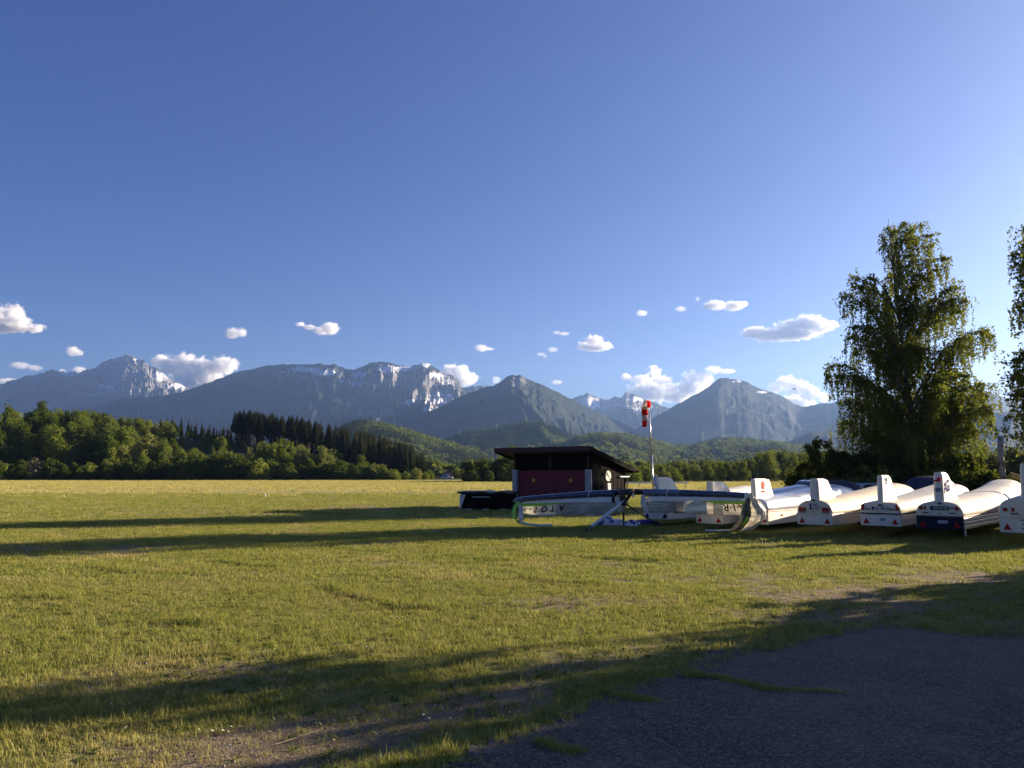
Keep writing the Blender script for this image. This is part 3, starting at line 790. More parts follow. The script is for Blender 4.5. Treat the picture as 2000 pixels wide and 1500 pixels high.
# spruces on the ridge
def spr(px, top, y, vs, label, group):
    x = px_x(px, y); g0 = float(terrain(x, y)); h = EYE + (926 - top) / FPX * y - g0
    plant("spruce_tree", label, "tree", group, SPR[wr.choice(vs)], x, y, max(5, h) / 16, wr.uniform(0, 6.3))
for k in range(40):
    px = wr.uniform(296, 452)
    spr(px, float(np.interp(px, [298, 310, 345, 380, 428], [838, 816, 812, 824, 834])) + wr.uniform(-3, 9), wr.uniform(315, 345), [2, 3], "dark spruce in the small group left of the tall spruce stand, %s" % ("at its left end" if px < 345 else ("in its middle" if px < 400 else "at its right end")), "spruces left of the tall stand")
for k in range(140):
    px = 452 + 300 * wr.random() ** 1.05; y = wr.uniform(272, 318)
    spr(px, float(np.interp(px, [452, 470, 560, 640, 700, 760], [803, 802, 812, 826, 838, 850])) + wr.uniform(-4, 9), y, [0, 1, 4] if px < 620 else [1, 2], "tall dark spruce %s in the %s third of the ridge stand" % ("with a bare lower trunk" if px < 620 else "clothed further down", "left" if px < 550 else ("middle" if px < 650 else "right")), "tall spruces of the stand")
for k in range(84):
    px = wr.uniform(690, 846); y = wr.uniform(236, 275)
    spr(px, float(np.interp(px, [690, 740, 790, 820, 836, 846], [838, 846, 858, 872, 898, 915])) + wr.uniform(-3, 14), y, [2, 3], "dark spruce branched down to the ground, %s of the stand's low end" % ("on the upper side" if px < 740 else ("in the middle" if px < 800 else "at the very tip")), "spruces at the low end of the stand")
for k in range(60):     # behind, closing the gaps of the stand
    px = wr.uniform(455, 800)
    spr(px, float(np.interp(px, [452, 560, 640, 760, 800], [822, 828, 838, 866, 880])) + wr.uniform(0, 10), wr.uniform(318, 335), [2, 3], "dark spruce deep inside the stand behind the bare trunks", "spruces inside the stand")
# lighter trees and bushes in front of the spruces, shrinking to a hedge along the field
for k in range(150):  # the same broad-leaved trees at smaller size, age unknown
    px = wr.uniform(215, 770); y = wr.uniform(222, 258); x = px_x(px, y)
    top = float(np.interp(px, [215, 300, 400, 470, 530, 600, 690, 740, 770], [862, 872, 876, 874, 866, 870, 886, 905, 915])) + wr.uniform(-6, 26)
    h = max(2.6, EYE + (926 - top) / FPX * y - float(terrain(x, y)))
    if wr.random() < .35: v = SLIM[wr.choice([0, 1, 2])]; s = h / 13
    else: v = DEC[wr.choice([0, 1, 3, 3, 4])]; s = h / 12
    plant("young_tree", ("%s tree in the light belt, %s" % ("slender pale" if v in SLIM else "round " + TONE[DEC.index(v)], "right beside the rounded wood" if px < 330 else ("below the small spruce group" if px < 450 else ("below the tall spruces" if px < 620 else "below the low end of the spruces")))), "tree", "light green trees below the spruces", v, x, y, s, wr.uniform(0, 6.3))
for k in range(76):
    px = -60 + 840 * (k + wr.random()) / 76; y = wr.uniform(212, 221); x = px_x(px, y)
    h = float(np.interp(px, [-60, 300, 450, 620, 780], [4.4, 5.2, 5.6, 5.0, 3.4])) * wr.uniform(.7, 1.2)
    vi = wr.choice([0, 1, 1, 3, 3])
    plant("bush", "%s bush in the hedge along the far field edge, %s" % (["fresh green", "dark green", "pale green", "blackish green"][vi], "under the rounded wood" if px < 250 else ("under the small spruce group" if px < 450 else ("under the tall spruces" if px < 640 else "at the low right end"))), "bush", "bushes of the hedge along the field", BUSH[vi], x, y, h / 5, wr.uniform(0, 6.3))
plant("bush", "pale bare-looking grey-brown bush in front of the dark wood", "bush", None, broad_variant(41, 5, 5.0, 260, .30, leaf_mat("dry_twigs", ((.10, .085, .06), (.17, .14, .10), (.24, .2, .15)), .1), 6, .2), px_x(66, 211), 211, 1.25, .4)
for px, h, y in ((772, 2.8, 214), (792, 2.4, 216), (812, 3.4, 222), (832, 2.2, 218), (748, 4.2, 216), (730, 4.6, 219), (838, 3.0, 230), (892, 4.4, 300), (870, 3.2, 310), (905, 3.4, 290)):
    plant("bush", "small light bush on the low bank between the spruces and the hut", "bush", "small bushes on the low bank", BUSH[wr.choice([0, 2])], px_x(px, y), y, h / 5, wr.uniform(0, 6.3))
for px, h in ((886, 6.4), (890, 5.6)):
    plant("poplar_tree", "narrow dark cypress-shaped tree beside the far little house", "tree", "narrow dark trees by the far house", spruce_variant(51, 16, 2.6, SPRUCE, .04, 20), px_x(px, 300), 300, h / 16, wr.uniform(0, 6.3))
for k in range(46):  # more of the small broad-leaved trees, age unknown
    px = wr.uniform(292, 476); y = wr.uniform(262, 305); x = px_x(px, y); v = wr.choice([0, 1, 3, 4])
    top = float(np.interp(px, [292, 350, 420, 476], [856, 850, 848, 862])) + wr.uniform(0, 16)
    h = max(2.4, EYE + (926 - top) / FPX * y - float(terrain(x, y)))
    plant("young_tree", "small %s tree on the slope below the small spruce group" % TONE[v], "tree", "small trees on the slope", DEC[v], x, y, h / 12, wr.uniform(0, 6.3))
# dark bushes just left of the hut
for px, top, y in ((918, 914, 172), (932, 908, 176), (946, 905, 180), (962, 910, 184), (975, 903, 178), (990, 898, 176), (1003, 880, 190), (1012, 884, 186), (925, 926, 168), (955, 928, 170), (985, 922, 168), (1005, 915, 170)):
    x = px_x(px, y); h = EYE + (926 - top) / FPX * y + .8
    plant("bush", "dark rounded bush in the clump behind the flat dark box", "bush", "dark bushes left of the hut", (BUSH if h < 6 else DEC)[wr.choice([1, 3] if h < 6 else [2, 5])], x, y, h / (5 if h < 6 else 12), wr.uniform(0, 6.3))
# row of trees behind the trailers
for k in range(84):
    px = 1205 + 400 * (k + wr.random()) / 84; y = wr.uniform(172, 235); x = px_x(px, y)
    top = float(np.interp(px, [1205, 1240, 1280, 1330, 1380, 1430, 1470, 1490, 1520, 1560, 1600], [912, 908, 912, 906, 902, 906, 900, 888, 882, 888, 892])) + wr.uniform(-5, 9)
    h = max(3.5, EYE + (926 - top) / FPX * y + .3)
    vi = wr.choice([0, 1, 2, 3, 4, 5]); v = DEC[vi]
    plant("broadleaf_tree", "round %s tree in the row behind the trailers, %s" % (TONE[vi], "between hut and windsock" if px < 1272 else ("above the folded right wing" if px < 1440 else "left of the loose dark shrub")), "tree", "trees in the row behind the trailers", v, x, y, h / 12, wr.uniform(0, 6.3))
for px, h, y in ((1233, 3.6, 150), (1262, 3.2, 155), (1297, 2.6, 160), (1215, 2.4, 152), (1318, 3.0, 165)):
    plant("bush", "small yellow-green bush on the bank beyond the hut", "bush", "small bushes beyond the hut", BUSH[wr.choice([0, 2])], px_x(px, y), y, h / 5, wr.uniform(0, 6.3))
for k in range(26):
    px = wr.uniform(1600, 2150); y = wr.uniform(90, 150); x = px_x(px, y); h = wr.uniform(3.8, 6.8)
    plant("broadleaf_tree", "grey-green tree of the thicket %s" % ("behind the tall birch" if px < 1880 else "behind the bare birch trunk"), "tree", "trees of the thicket behind the birches", DEC[wr.choice([2, 3, 5])], x, y, h / 12, wr.uniform(0, 6.3))

# ---- forest on the foothills and on the plain before them: past counting
def clump(seed, mat, n=60):
    rng = np.random.default_rng(seed)
    d = rng.normal(size=(n, 3)); d /= np.linalg.norm(d, axis=1)[:, None]; d[:, 2] = np.abs(d[:, 2]) * 1.15 - .15
    C = d * rng.uniform(.75, 1.05, n)[:, None] * np.array([1, 1, 1.1]); C[:, 2] += .75
    return leaf_mesh("tree", C, .75, rng, mat, elong=1.2, up=.3)
MIXF = leaf_mat("hill_foliage", ((0.045, 0.065, 0.016), (0.10, 0.135, 0.028), (0.19, 0.215, 0.05)), .3, .8, (0.004, (0.14, 0.18, 0.04)))
MIXS = leaf_mat("hill_needles", ((0.014, 0.024, 0.012), (0.026, 0.040, 0.018), (0.05, 0.066, 0.026)), .1, .7)
fw = [clump(1, MIXF), clump(2, MIXF), clump(3, MIXF)] + [spruce_variant(s, 3.4, 1.15, MIXS, .04, 9, .6)[0] for s in (4, 5)]
FOREST = proto_col("forest_tree", fw)
P, RO, SCL, ID = [], [], [], []
frng = np.random.default_rng(12)
def hill_trees(h, n):
    o, (PX, SS, X, Y, Z) = h
    rr, cc = X.shape
    r = frng.uniform(6, rr - 1.01, n); c = frng.uniform(0, cc - 1.01, n); r0 = r.astype(int); c0 = c.astype(int); fr, fc = r - r0, c - c0
    def bl(A): return (A[r0, c0] * (1 - fc) + A[r0, c0 + 1] * fc) * (1 - fr) + (A[r0 + 1, c0] * (1 - fc) + A[r0 + 1, c0 + 1] * fc) * fr
    p = np.stack([bl(X), bl(Y), bl(Z) - .3], -1); p = p[p[:, 2] > 0]
    m = fbm(p[:, 0] * .006, p[:, 1] * .006, octv=4, seed=5); m2 = fbm(p[:, 0] * .03, p[:, 1] * .03, octv=2, seed=15)
    con = (m + .25 * m2 + frng.normal(0, .12, len(p))) > .02
    k = len(p); P.append(p)
    ro = np.zeros((k, 3)); ro[:, 2] = frng.uniform(0, 6.28, k); RO.append(ro)
    s = frng.uniform(2.6, 5.2, k) * np.where(con, 1.0, 1.05); SCL.append(np.stack([s, s, s * frng.uniform(.85, 1.25, k)], -1))
    ID.append(np.where(con, frng.choice([3, 4], k), frng.choice([0, 1, 2], k)))
hill_trees(HILLS[0], 18000); hill_trees(HILLS[1], 56000); hill_trees(HILLS[2], 56000)
n = 5200; y = frng.uniform(330, 1300, n); x = frng.uniform(-.25, .75, n) * y
P.append(np.stack([x, y, np.zeros(n) - .3], -1)); ro = np.zeros((n, 3)); ro[:, 2] = frng.uniform(0, 6.28, n); RO.append(ro)
s = frng.uniform(2.2, 4.2, n); SCL.append(np.stack([s, s, s], -1)); ID.append(frng.choice([0, 1, 2, 3], n, p=[.3, .3, .2, .2]))
scatter("distant_forest", np.concatenate(P), np.concatenate(RO), np.concatenate(SCL), np.concatenate(ID), FOREST)
# ================================================================== the two birches, shrubs and undergrowth near the trailers
def birch_mesh(base, tips, seed, ppm, trunk_top, leaf=.085, lean=0.0, twig_per_m=9.0, droop=1.0, tr=.17, depth_spread=.8, per=24):
    """tips: crown limb ends (x, y, z) from the trunk foot in metres, twigs: how thickly they hang"""
    rng = np.random.default_rng(seed)
    mb = MB(); H = trunk_top[2]
    tp = [(0, 0, -.3), (.02, 0, H * .2), (trunk_top[0] * .35, trunk_top[1] * .3, H * .5), (trunk_top[0] * .8, trunk_top[1] * .8, H * .8), trunk_top]
    mb.tube(tp, [tr * 1.15, tr, tr * .7, tr * .35, .012], 9)
    tz = np.array([p[2] for p in tp]); tx = np.array([p[0] for p in tp]); ty = np.array([p[1] for p in tp])
    LC = []; AX = []
    for (x, y, z, dens) in tips:
        lat = math.hypot(x - np.interp(z, tz, tx), y - np.interp(z, tz, ty))
        z0 = max(.8 + rng.random() * .8, min(z - lat * rng.uniform(.75, 1.15), H * .93))
        p0 = np.array([np.interp(z0, tz, tx), np.interp(z0, tz, ty), z0]); p2 = np.array([x, y, z])
        p1 = p0 * .42 + p2 * .58; p1[2] = max(p0[2], z) + .18 * lat - .1; p1 += rng.normal(0, .12, 3)
        L = np.linalg.norm(p2 - p0); n = max(5, int(L / .35)); ts = np.linspace(0, 1, n)
        pts = [(1 - t) ** 2 * p0 + 2 * t * (1 - t) * p1 + t * t * p2 for t in ts]
        r0 = min(tr * .5, .012 + .014 * L)
        mb.tube(pts, [r0 * (1 - t) ** 1.1 + .006 for t in ts], 5, caps=False)
        nt = int((3 + L * twig_per_m) * dens)
        t = 1 - rng.random(nt) ** 1.25 * .78
        P0 = ((1 - t) ** 2)[:, None] * p0 + (2 * t * (1 - t))[:, None] * p1 + (t * t)[:, None] * p2
        sub = rng.normal(size=(nt, 3)) * np.array([1, 1, .55]); sub /= np.linalg.norm(sub, axis=1)[:, None]
        sl = rng.uniform(.1, .8, nt) * (.25 + .75 * min(1, L / 5)); P1 = P0 + sub * sl[:, None]
        P1[:, 2] += .10 * sl
        for q in range(nt):
            if q % 3 == 0: mb.tube([P0[q], (P0[q] + P1[q]) / 2 + (0, 0, .05), P1[q]], [.012, .008, .004], 3, caps=False)
            hl = rng.uniform(.35, 1.5) * droop; m = max(6, int(hl * per))
            u = np.sort(rng.random(m)); sway = rng.normal(0, .16, 2)
            c = np.stack([P1[q, 0] + sway[0] * u * hl + rng.normal(0, .045, m), P1[q, 1] + sway[1] * u * hl + rng.normal(0, .06, m), P1[q, 2] - hl * u + rng.normal(0, .03, m)], -1)
            LC.append(c)
            k = max(2, int(m * .3)); f = rng.random(k)[:, None]
            LC.append(P0[q] * (1 - f) + P1[q] * f + rng.normal(0, .06, (k, 3)))
    LC = np.concatenate(LC); LC = LC[LC[:, 2] > .5]
    return mb, LC, rng

def birch(name, label, base, tips, seed, trunk_top, **kw):
    mb, LC, rng = birch_mesh(base, tips, seed, 1, trunk_top, **kw)
    o = thing(name, label, "tree", base)
    mb.build("trunk", BIRCHB, o, smooth=True)
    leaf = kw.get('leaf', .085)
    ax = np.zeros((len(LC), 3)); ax[:, 2] = -.8
    link("crown", leaf_mesh("crown", LC, leaf, rng, BIRCHL, elong=1.45, axis=ax), o)
    return o

def tips_from(px_list, d, base, seed, spread):
    """ends of limbs measured in the photograph at the tree's distance, spread in depth at random"""
    rng = np.random.default_rng(seed); out = []
    for (px, py, dens) in px_list:
        y = rng.uniform(-spread, spread); p = at(px, py, d + y)
        out.append((p.x - base[0], y, p.z, dens))
    return out

BD = 44.5; bb = (px_x(1788, BD), BD, 0.0)
BT = [(1768, 436, .8), (1722, 462, .5), (1738, 447, .7), (1752, 452, .8), (1790, 448, .8), (1802, 440, .8), (1818, 462, .8), (1822, 480, .6), (1742, 500, .9), (1760, 520, 1), (1780, 500, .8), (1806, 508, .8),
      (1848, 508, 1), (1836, 530, 1), (1815, 550, 1), (1738, 540, .9), (1700, 545, .9), (1664, 545, .9), (1676, 560, 1), (1648, 582, .9), (1690, 590, 1), (1725, 600, 1), (1758, 580, .8), (1800, 590, .9), (1830, 590, .8),
      (1874, 565, 1), (1888, 588, 1), (1870, 610, 1), (1850, 625, .9), (1720, 640, 1), (1690, 640, 1), (1662, 640, 1), (1654, 660, 1), (1668, 690, 1.1), (1700, 690, 1.1), (1740, 690, .9), (1780, 660, .6),
      (1938, 655, .7), (1925, 650, .5), (1900, 662, .8), (1878, 680, 1), (1850, 690, .8), (1820, 680, .7), (1622, 718, 1), (1640, 735, 1.1), (1616, 738, .8), (1668, 750, 1.3), (1700, 760, 1.4), (1735, 750, 1.2), (1770, 760, .9),
      (1800, 740, .7), (1840, 740, 1.2), (1870, 730, 1.3), (1895, 735, 1.2), (1912, 765, .9), (1938, 755, .9), (1935, 775, .7), (1860, 780, 1.4), (1900, 790, 1.3), (1925, 800, 1.2), (1938, 808, 1.1), (1880, 820, 1.5), (1830, 800, 1.3),
      (1650, 790, 1.3), (1680, 800, 1.5), (1715, 800, 1.5), (1750, 800, 1.3), (1790, 810, 1.2), (1645, 830, 1.2), (1670, 845, 1.4), (1700, 850, 1.5), (1740, 850, 1.5), (1780, 850, 1.3), (1820, 850, 1.3), (1860, 850, 1.4), (1900, 840, 1.3), (1915, 845, .9)]
tips = tips_from(BT, BD, bb, 3, 2.2)
rr = np.random.default_rng(9)
for k in range(26):      # limbs towards and away from the camera
    z = rr.uniform(3.2, 12.0); r = float(np.interp(z, [3, 6, 9, 12], [3.4, 3.2, 2.4, 1.2])) * rr.uniform(.7, 1); a = rr.choice([1, -1]) * rr.uniform(.9, 2.2)
    tips.append((r * math.cos(a), r * math.sin(a), z, 1.0))
birch("birch_tree", "tall drooping birch standing whole behind the parked trailers", bb, tips, 5, (px_x(1766, BD) - bb[0], .1, at(1768, 428, BD).z), twig_per_m=9.5, leaf=.078, droop=1.2, per=30)
RD = 36.0; rb = (px_x(2135, RD), RD, 0.0)
RT = [(1978, 452, .8), (1995, 445, 1), (2020, 420, 1), (1968, 500, .9), (1985, 520, 1.2), (1990, 480, 1), (1972, 560, 1), (1990, 590, 1.3), (1968, 600, .9), (1996, 630, 1.2), (1956, 705, 1), (1975, 690, 1.2), (1990, 720, 1.3), (1955, 740, 1), (1975, 760, 1.3),
      (1992, 790, 1.2), (1960, 770, .9), (1962, 822, .8), (1985, 830, 1.2), (2000, 850, 1), (1955, 852, .6), (1975, 858, .8), (2020, 480, 1), (2030, 560, 1), (2020, 640, 1), (2030, 720, 1), (2020, 800, 1), (2030, 860, .8)]
tips = tips_from([(a + 16, b_, c_ if b_ < 800 else c_ * .7) for a, b_, c_ in RT], RD, rb, 13, 1.8)
for k in range(26):
    z = rr.uniform(6.8, 12.5); r = float(np.interp(z, [3, 6, 9, 12], [3.0, 3.0, 2.6, 1.4])) * rr.uniform(.7, 1); a = rr.uniform(-2.2, 2.2)
    tips.append((r * math.cos(a), r * math.sin(a), z, 1.0))
birch("birch_tree", "birch cut off by the right edge of the photo", rb, tips, 15, (.2, .1, 14.6), twig_per_m=9.0, leaf=.09)
# peeling birch trunk beside it
sx = px_x(1958, 33.0); mb = MB(); mb.tube([(0, 0, -.2), (.03, 0, 1.2), (-.01, .02, 2.4), (.05, 0, at(1955, 852, 33).z)], [.15, .125, .12, .115], 10)
o = thing("bare_birch", "bare dark birch trunk with white peeling bark behind the rightmost trailers", "tree", (sx, 33.0, 0)); mb.build("trunk", BIRCHB, o, smooth=True)

def shrub(name, label, x, y, h, w, seed, mat, n=5200, leaf=.11, stems=9, clump_r=.42, base=.12, group=None, open_=False):
    rng = np.random.default_rng(seed); mb = MB(); C = []
    for k in range(stems * 4):
        a = rng.uniform(0, 2 * PI); r = w * .5 * math.sqrt(rng.random()); zt = h * (base + (1 - base) * rng.random() ** .7) * (1 - .45 * (r / (w * .5)) ** 2)
        tip = np.array([r * math.cos(a), r * math.sin(a), zt])
        mid = tip * np.array([.45, .45, .55]) + rng.normal(0, .08, 3)
        mb.tube([(rng.normal(0, .12), rng.normal(0, .12), -.1), mid, tip], [.03, .018, .006], 4, caps=False)
        m = int(n / (stems * 4)); cr = clump_r * rng.uniform(.6, 1.3)
        q = rng.normal(size=(m, 3)); q *= (cr * rng.random(m) ** .5 / np.linalg.norm(q, axis=1))[:, None]
        if open_: C.append(tip + q * np.array([.8, .8, .8]) * .8); f = rng.random(m // 3)[:, None]; C.append(mid * (1 - f) + tip * f + rng.normal(0, .1, (m // 3, 3)))
        else: C.append(tip + q); f = rng.random(m // 2)[:, None]; C.append(mid * (1 - f) + tip * f + rng.normal(0, cr * .6, (m // 2, 3)))
    C = np.concatenate(C); C = C[C[:, 2] > .02]
    o = thing(name, label, "bush", (x, y, 0), rng.uniform(0, 6.28), group)
    mb.build("stem", BARK, o); link("foliage", leaf_mesh("foliage", C, leaf, rng, mat), o)
    return o
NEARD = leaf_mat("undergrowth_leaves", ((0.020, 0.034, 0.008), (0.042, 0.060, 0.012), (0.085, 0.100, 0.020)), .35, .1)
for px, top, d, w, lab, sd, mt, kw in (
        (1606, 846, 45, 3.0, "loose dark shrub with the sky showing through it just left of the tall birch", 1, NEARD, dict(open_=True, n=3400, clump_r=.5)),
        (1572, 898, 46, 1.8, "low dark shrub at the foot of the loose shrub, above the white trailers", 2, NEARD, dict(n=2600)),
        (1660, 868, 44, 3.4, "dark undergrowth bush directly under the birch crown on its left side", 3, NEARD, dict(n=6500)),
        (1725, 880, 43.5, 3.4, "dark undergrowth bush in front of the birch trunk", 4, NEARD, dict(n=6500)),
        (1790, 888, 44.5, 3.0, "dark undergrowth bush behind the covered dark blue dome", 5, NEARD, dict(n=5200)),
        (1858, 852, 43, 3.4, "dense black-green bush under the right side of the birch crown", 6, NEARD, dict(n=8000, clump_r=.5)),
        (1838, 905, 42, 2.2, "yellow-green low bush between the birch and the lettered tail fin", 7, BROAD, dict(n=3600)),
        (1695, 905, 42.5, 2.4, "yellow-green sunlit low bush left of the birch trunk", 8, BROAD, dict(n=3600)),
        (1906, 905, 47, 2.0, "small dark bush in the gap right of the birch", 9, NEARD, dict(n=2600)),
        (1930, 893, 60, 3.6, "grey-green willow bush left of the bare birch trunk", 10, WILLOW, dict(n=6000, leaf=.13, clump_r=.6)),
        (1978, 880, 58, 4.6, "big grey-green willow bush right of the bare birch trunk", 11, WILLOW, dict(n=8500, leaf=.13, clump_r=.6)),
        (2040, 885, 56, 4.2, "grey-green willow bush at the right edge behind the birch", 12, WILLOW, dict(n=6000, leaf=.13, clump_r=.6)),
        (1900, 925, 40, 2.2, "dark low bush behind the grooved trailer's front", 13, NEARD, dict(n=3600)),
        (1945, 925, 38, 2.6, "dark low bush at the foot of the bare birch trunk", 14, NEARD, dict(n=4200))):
    h = at(px, top, d).z
    shrub("bush", lab, px_x(px, d), d, h, w, sd, mt, **kw)
# ================================================================== near objects
def text_obj(name, body, size, M, mat, parent, ext=.0015, align='CENTER', sx=1.0):
    cu = bpy.data.curves.new(name, 'FONT'); cu.body = body; cu.size = size; cu.extrude = ext; cu.offset = size * .02; cu.align_x = align; cu.align_y = 'CENTER'; cu.resolution_u = 3
    tmp = bpy.data.objects.new(name, cu); COL.objects.link(tmp); bpy.context.view_layer.update()
    me = bpy.data.meshes.new_from_object(tmp.evaluated_get(bpy.context.evaluated_depsgraph_get()))
    bpy.data.objects.remove(tmp); bpy.data.curves.remove(cu)
    me.name = name; me.transform(M @ Matrix.Diagonal((sx, 1, 1, 1)))
    me.materials.clear()
    return link(name, me, parent, mat)

def frame(o, xa, ya):
    """placing matrix: origin, text direction, text up"""
    xa = Vector(xa).normalized(); ya = Vector(ya).normalized(); za = xa.cross(ya)
    return Matrix(((xa.x, ya.x, za.x, o[0]), (xa.y, ya.y, za.y, o[1]), (xa.z, ya.z, za.z, o[2]), (0, 0, 0, 1)))

WHITE = simple("white_gelcoat", (0.70, 0.66, 0.57), .5, var=.08, scale=2.0, spec=.2)
CREAM = simple("cream_gelcoat", (0.70, 0.61, 0.46), .5, spec=.2, var=.06, scale=2.0)
SILVER = simple("bluish_painted_steel", (0.50, 0.53, 0.60), .32, .2, var=.05, scale=2.0)
LGREY = simple("weathered_white_sheet", (0.62, 0.60, 0.55), .45, var=.10, scale=4.0)
NAVY = simple("navy_paint", (0.016, 0.021, 0.040), .7, var=.2, scale=5, spec=.1)
ALU = simple("bare_aluminium", (0.40, 0.39, 0.37), .50, .6, var=.15, scale=9)
BLACK = simple("black_rubber", (0.012, 0.012, 0.013), .6)
CARBON = simple("black_carbon_tube", (0.012, 0.012, 0.015), .30)
REDL = simple("red_lens", (0.30, 0.010, 0.010), .35, spec=.25)
ORANGE = simple("orange_lens", (0.50, 0.13, 0.03), .35, spec=.25)
REDP = simple("red_paint", (0.55, 0.03, 0.025), .8, spec=.1)
BLUEP = simple("blue_print", (0.016, 0.022, 0.15), .9, spec=.04)
INK = simple("black_ink", (0.010, 0.010, 0.012), .9, spec=.04)
TRI = simple("red_reflector", (0.36, 0.010, 0.012), .6, spec=.1)
PLATE = simple("plate_white", (0.62, 0.63, 0.64), .4)
DARKWOOD = simple("black_stained_wood", (0.009, 0.007, 0.007), .9, var=.4, scale=5, bump=.4, spec=.05)
REDWOOD = simple("dark_red_stained_boards", (0.17, 0.016, 0.026), .75, var=.25, scale=5, bump=.3)
FASCIA = simple("dark_red_fascia", (0.060, 0.009, 0.013), .7, var=.2, scale=4)
CONC = simple("grey_rendered_pillar", (0.34, 0.34, 0.36), .85, var=.1, scale=6, bump=.3)
GALV = simple("galvanised_pole", (0.42, 0.42, 0.43), .35, .7, var=.12, scale=8)
YEL = simple("yellow_sign", (0.50, 0.33, 0.03), .5)
PALEG = simple("pale_sign", (0.50, 0.52, 0.42), .5)
SIGNW = simple("white_paper", (0.62, 0.63, 0.68), .7)

# ------------------------------------------------------------------ the hut
hc = Vector((px_x(1156, 38.0), 38.0, 0.0)); HA = R(-38)       # right front corner; the front runs to the left and back
hut = thing("hut", "black wooden hut with red double doors and a sloping roof", "hut", hc, HA)
# local axes: -x along the front to the left, +y back along the right side
HW, HD, HF, HB = 4.9, 3.3, 2.78, 2.02
mb = MB(); mb.add([(-HW, 0.06, 1.99), (0, 0.06, 1.99), (0, 0.06, HF), (-HW, 0.06, HF), (-HW, .16, 1.99), (0, .16, 1.99), (0, .16, HF), (-HW, .16, HF)], [(0, 1, 2, 3), (5, 4, 7, 6), (4, 5, 1, 0), (3, 2, 6, 7), (4, 0, 3, 7), (1, 5, 6, 2)])
mb.build("front_wall", DARKWOOD, hut)
nb = 16
for k in range(nb):                                           # upright boards of the right side wall
    y0 = .02 + (HD - .04) * k / nb; y1 = .02 + (HD - .04) * (k + 1) / nb - .006
    h0 = HF + (HB - HF) * y0 / HD; h1 = HF + (HB - HF) * y1 / HD; x0 = -.012 * (k % 2)
    b = MB(); b.add([(x0, y0, .05), (x0, y1, .05), (x0, y1, h1), (x0, y0, h0), (x0 - .03, y0, .05), (x0 - .03, y1, .05), (x0 - .03, y1, h1), (x0 - .03, y0, h0)], [(0, 1, 2, 3), (7, 6, 5, 4), (0, 4, 5, 1), (1, 5, 6, 2), (2, 6, 7, 3), (3, 7, 4, 0)])
    b.build("wall_board", DARKWOOD, hut)
mb = MB(); mb.box((-HW + .02, HD / 2, 1.0), (.04, HD, 2.0)); mb.box((-HW / 2, HD - .02, 1.0), (HW, .04, 2.0)); mb.box((-HW / 2, HD / 2, .03), (HW - .1, HD - .1, .06)); mb.build("rear_wall", DARKWOOD, hut)
b = MB(); b.box((-HW + .15, .05, .99), (.30, .26, 1.98)); b.build("pillar", CONC, hut, bevel=.01)
b = MB(); b.box((-.18, .05, .99), (.34, .26, 1.98)); b.build("pillar", CONC, hut, bevel=.01)
DW = (HW - .30 - .35) / 2
for k in (0, 1):
    x0 = -HW + .30 + k * DW
    d = MB(); n = 17
    d.box((x0 + DW / 2, .10, .99), (DW - .02, .03, 1.90))
    for q in range(n):
        d.box((x0 + .02 + (DW - .04) * (q + .5) / n, .073, .99), ((DW - .04) / n - .018, .022, 1.90))
    dr = d.build("door", REDWOOD, hut)
    s = MB(); s.box((x0 + DW / 2 + (-.05 if k == 0 else .12), .052, 1.43), (.20, .012, .17)); sg = s.build("door_sign", YEL, dr)
b = MB(); b.box((-HW / 2 - .02, .085, .99), (.05, .05, 1.92)); b.build("door_stop", REDWOOD, hut)
for x in (-HW + .15, -HW / 2, -.18):
    b = MB(); b.box((x, -.02, 2.32), (.11, .12, .58)); b.build("roof_post", simple("brown_post", (.05, .018, .010), .8), hut)
# roof: a slab falling to the back, red boards along its front, dark boards along its side
ro = MB(); ox0, ox1, oy0, oy1 = -HW - .75, .28, -.62, HD + .62
def rz(y): return HF + (HB - HF) * y / HD + .05
ro.add([(ox0, oy0, rz(oy0)), (ox1, oy0, rz(oy0)), (ox1, oy1, rz(oy1)), (ox0, oy1, rz(oy1)), (ox0, oy0, rz(oy0) + .10), (ox1, oy0, rz(oy0) + .10), (ox1, oy1, rz(oy1) + .10), (ox0, oy1, rz(oy1) + .10)], [(3, 2, 1, 0), (4, 5, 6, 7), (0, 1, 5, 4), (1, 2, 6, 5), (2, 3, 7, 6), (3, 0, 4, 7)])
rf = ro.build("roof", simple("roof_felt", (.035, .033, .032), .9, var=.3, scale=6, bump=.3), hut)
b = MB(); b.box(((ox0 + ox1) / 2, oy0 - .017, rz(oy0) + .02), (ox1 - ox0 + .06, .03, .24)); b.build("front_board", FASCIA, rf)
for x in (ox0 - .017, ox1 + .017):
    b = MB(); b.add([(x - .015, oy0, rz(oy0) - .10), (x - .015, oy1, rz(oy1) - .10), (x - .015, oy1, rz(oy1) + .125), (x - .015, oy0, rz(oy0) + .125), (x + .015, oy0, rz(oy0) - .10), (x + .015, oy1, rz(oy1) - .10), (x + .015, oy1, rz(oy1) + .125), (x + .015, oy0, rz(oy0) + .125)], [(0, 1, 2, 3), (7, 6, 5, 4), (0, 4, 5, 1), (3, 2, 6, 7), (1, 5, 6, 2), (0, 3, 7, 4)])
    b.build("side_board", DARKWOOD, rf)
b = MB(); b.tube([(ox0, oy1 + .06, rz(oy1) - .02), (ox1 + .12, oy1 + .06, rz(oy1) - .05)], .06, 8); b.build("gutter", DARKWOOD, rf)
b = MB(); b.tube([(.1, oy1 + .05, rz(oy1) - .08), (.06, HD + .05, rz(oy1) - .35), (.06, HD + .05, .1)], .035, 8); b.build("downpipe", BLACK, hut)
b = MB(); b.box((.05, HD - .25, 1.62), (.12, .95, .05)); b.build("shelf_rail", GALV, hut)
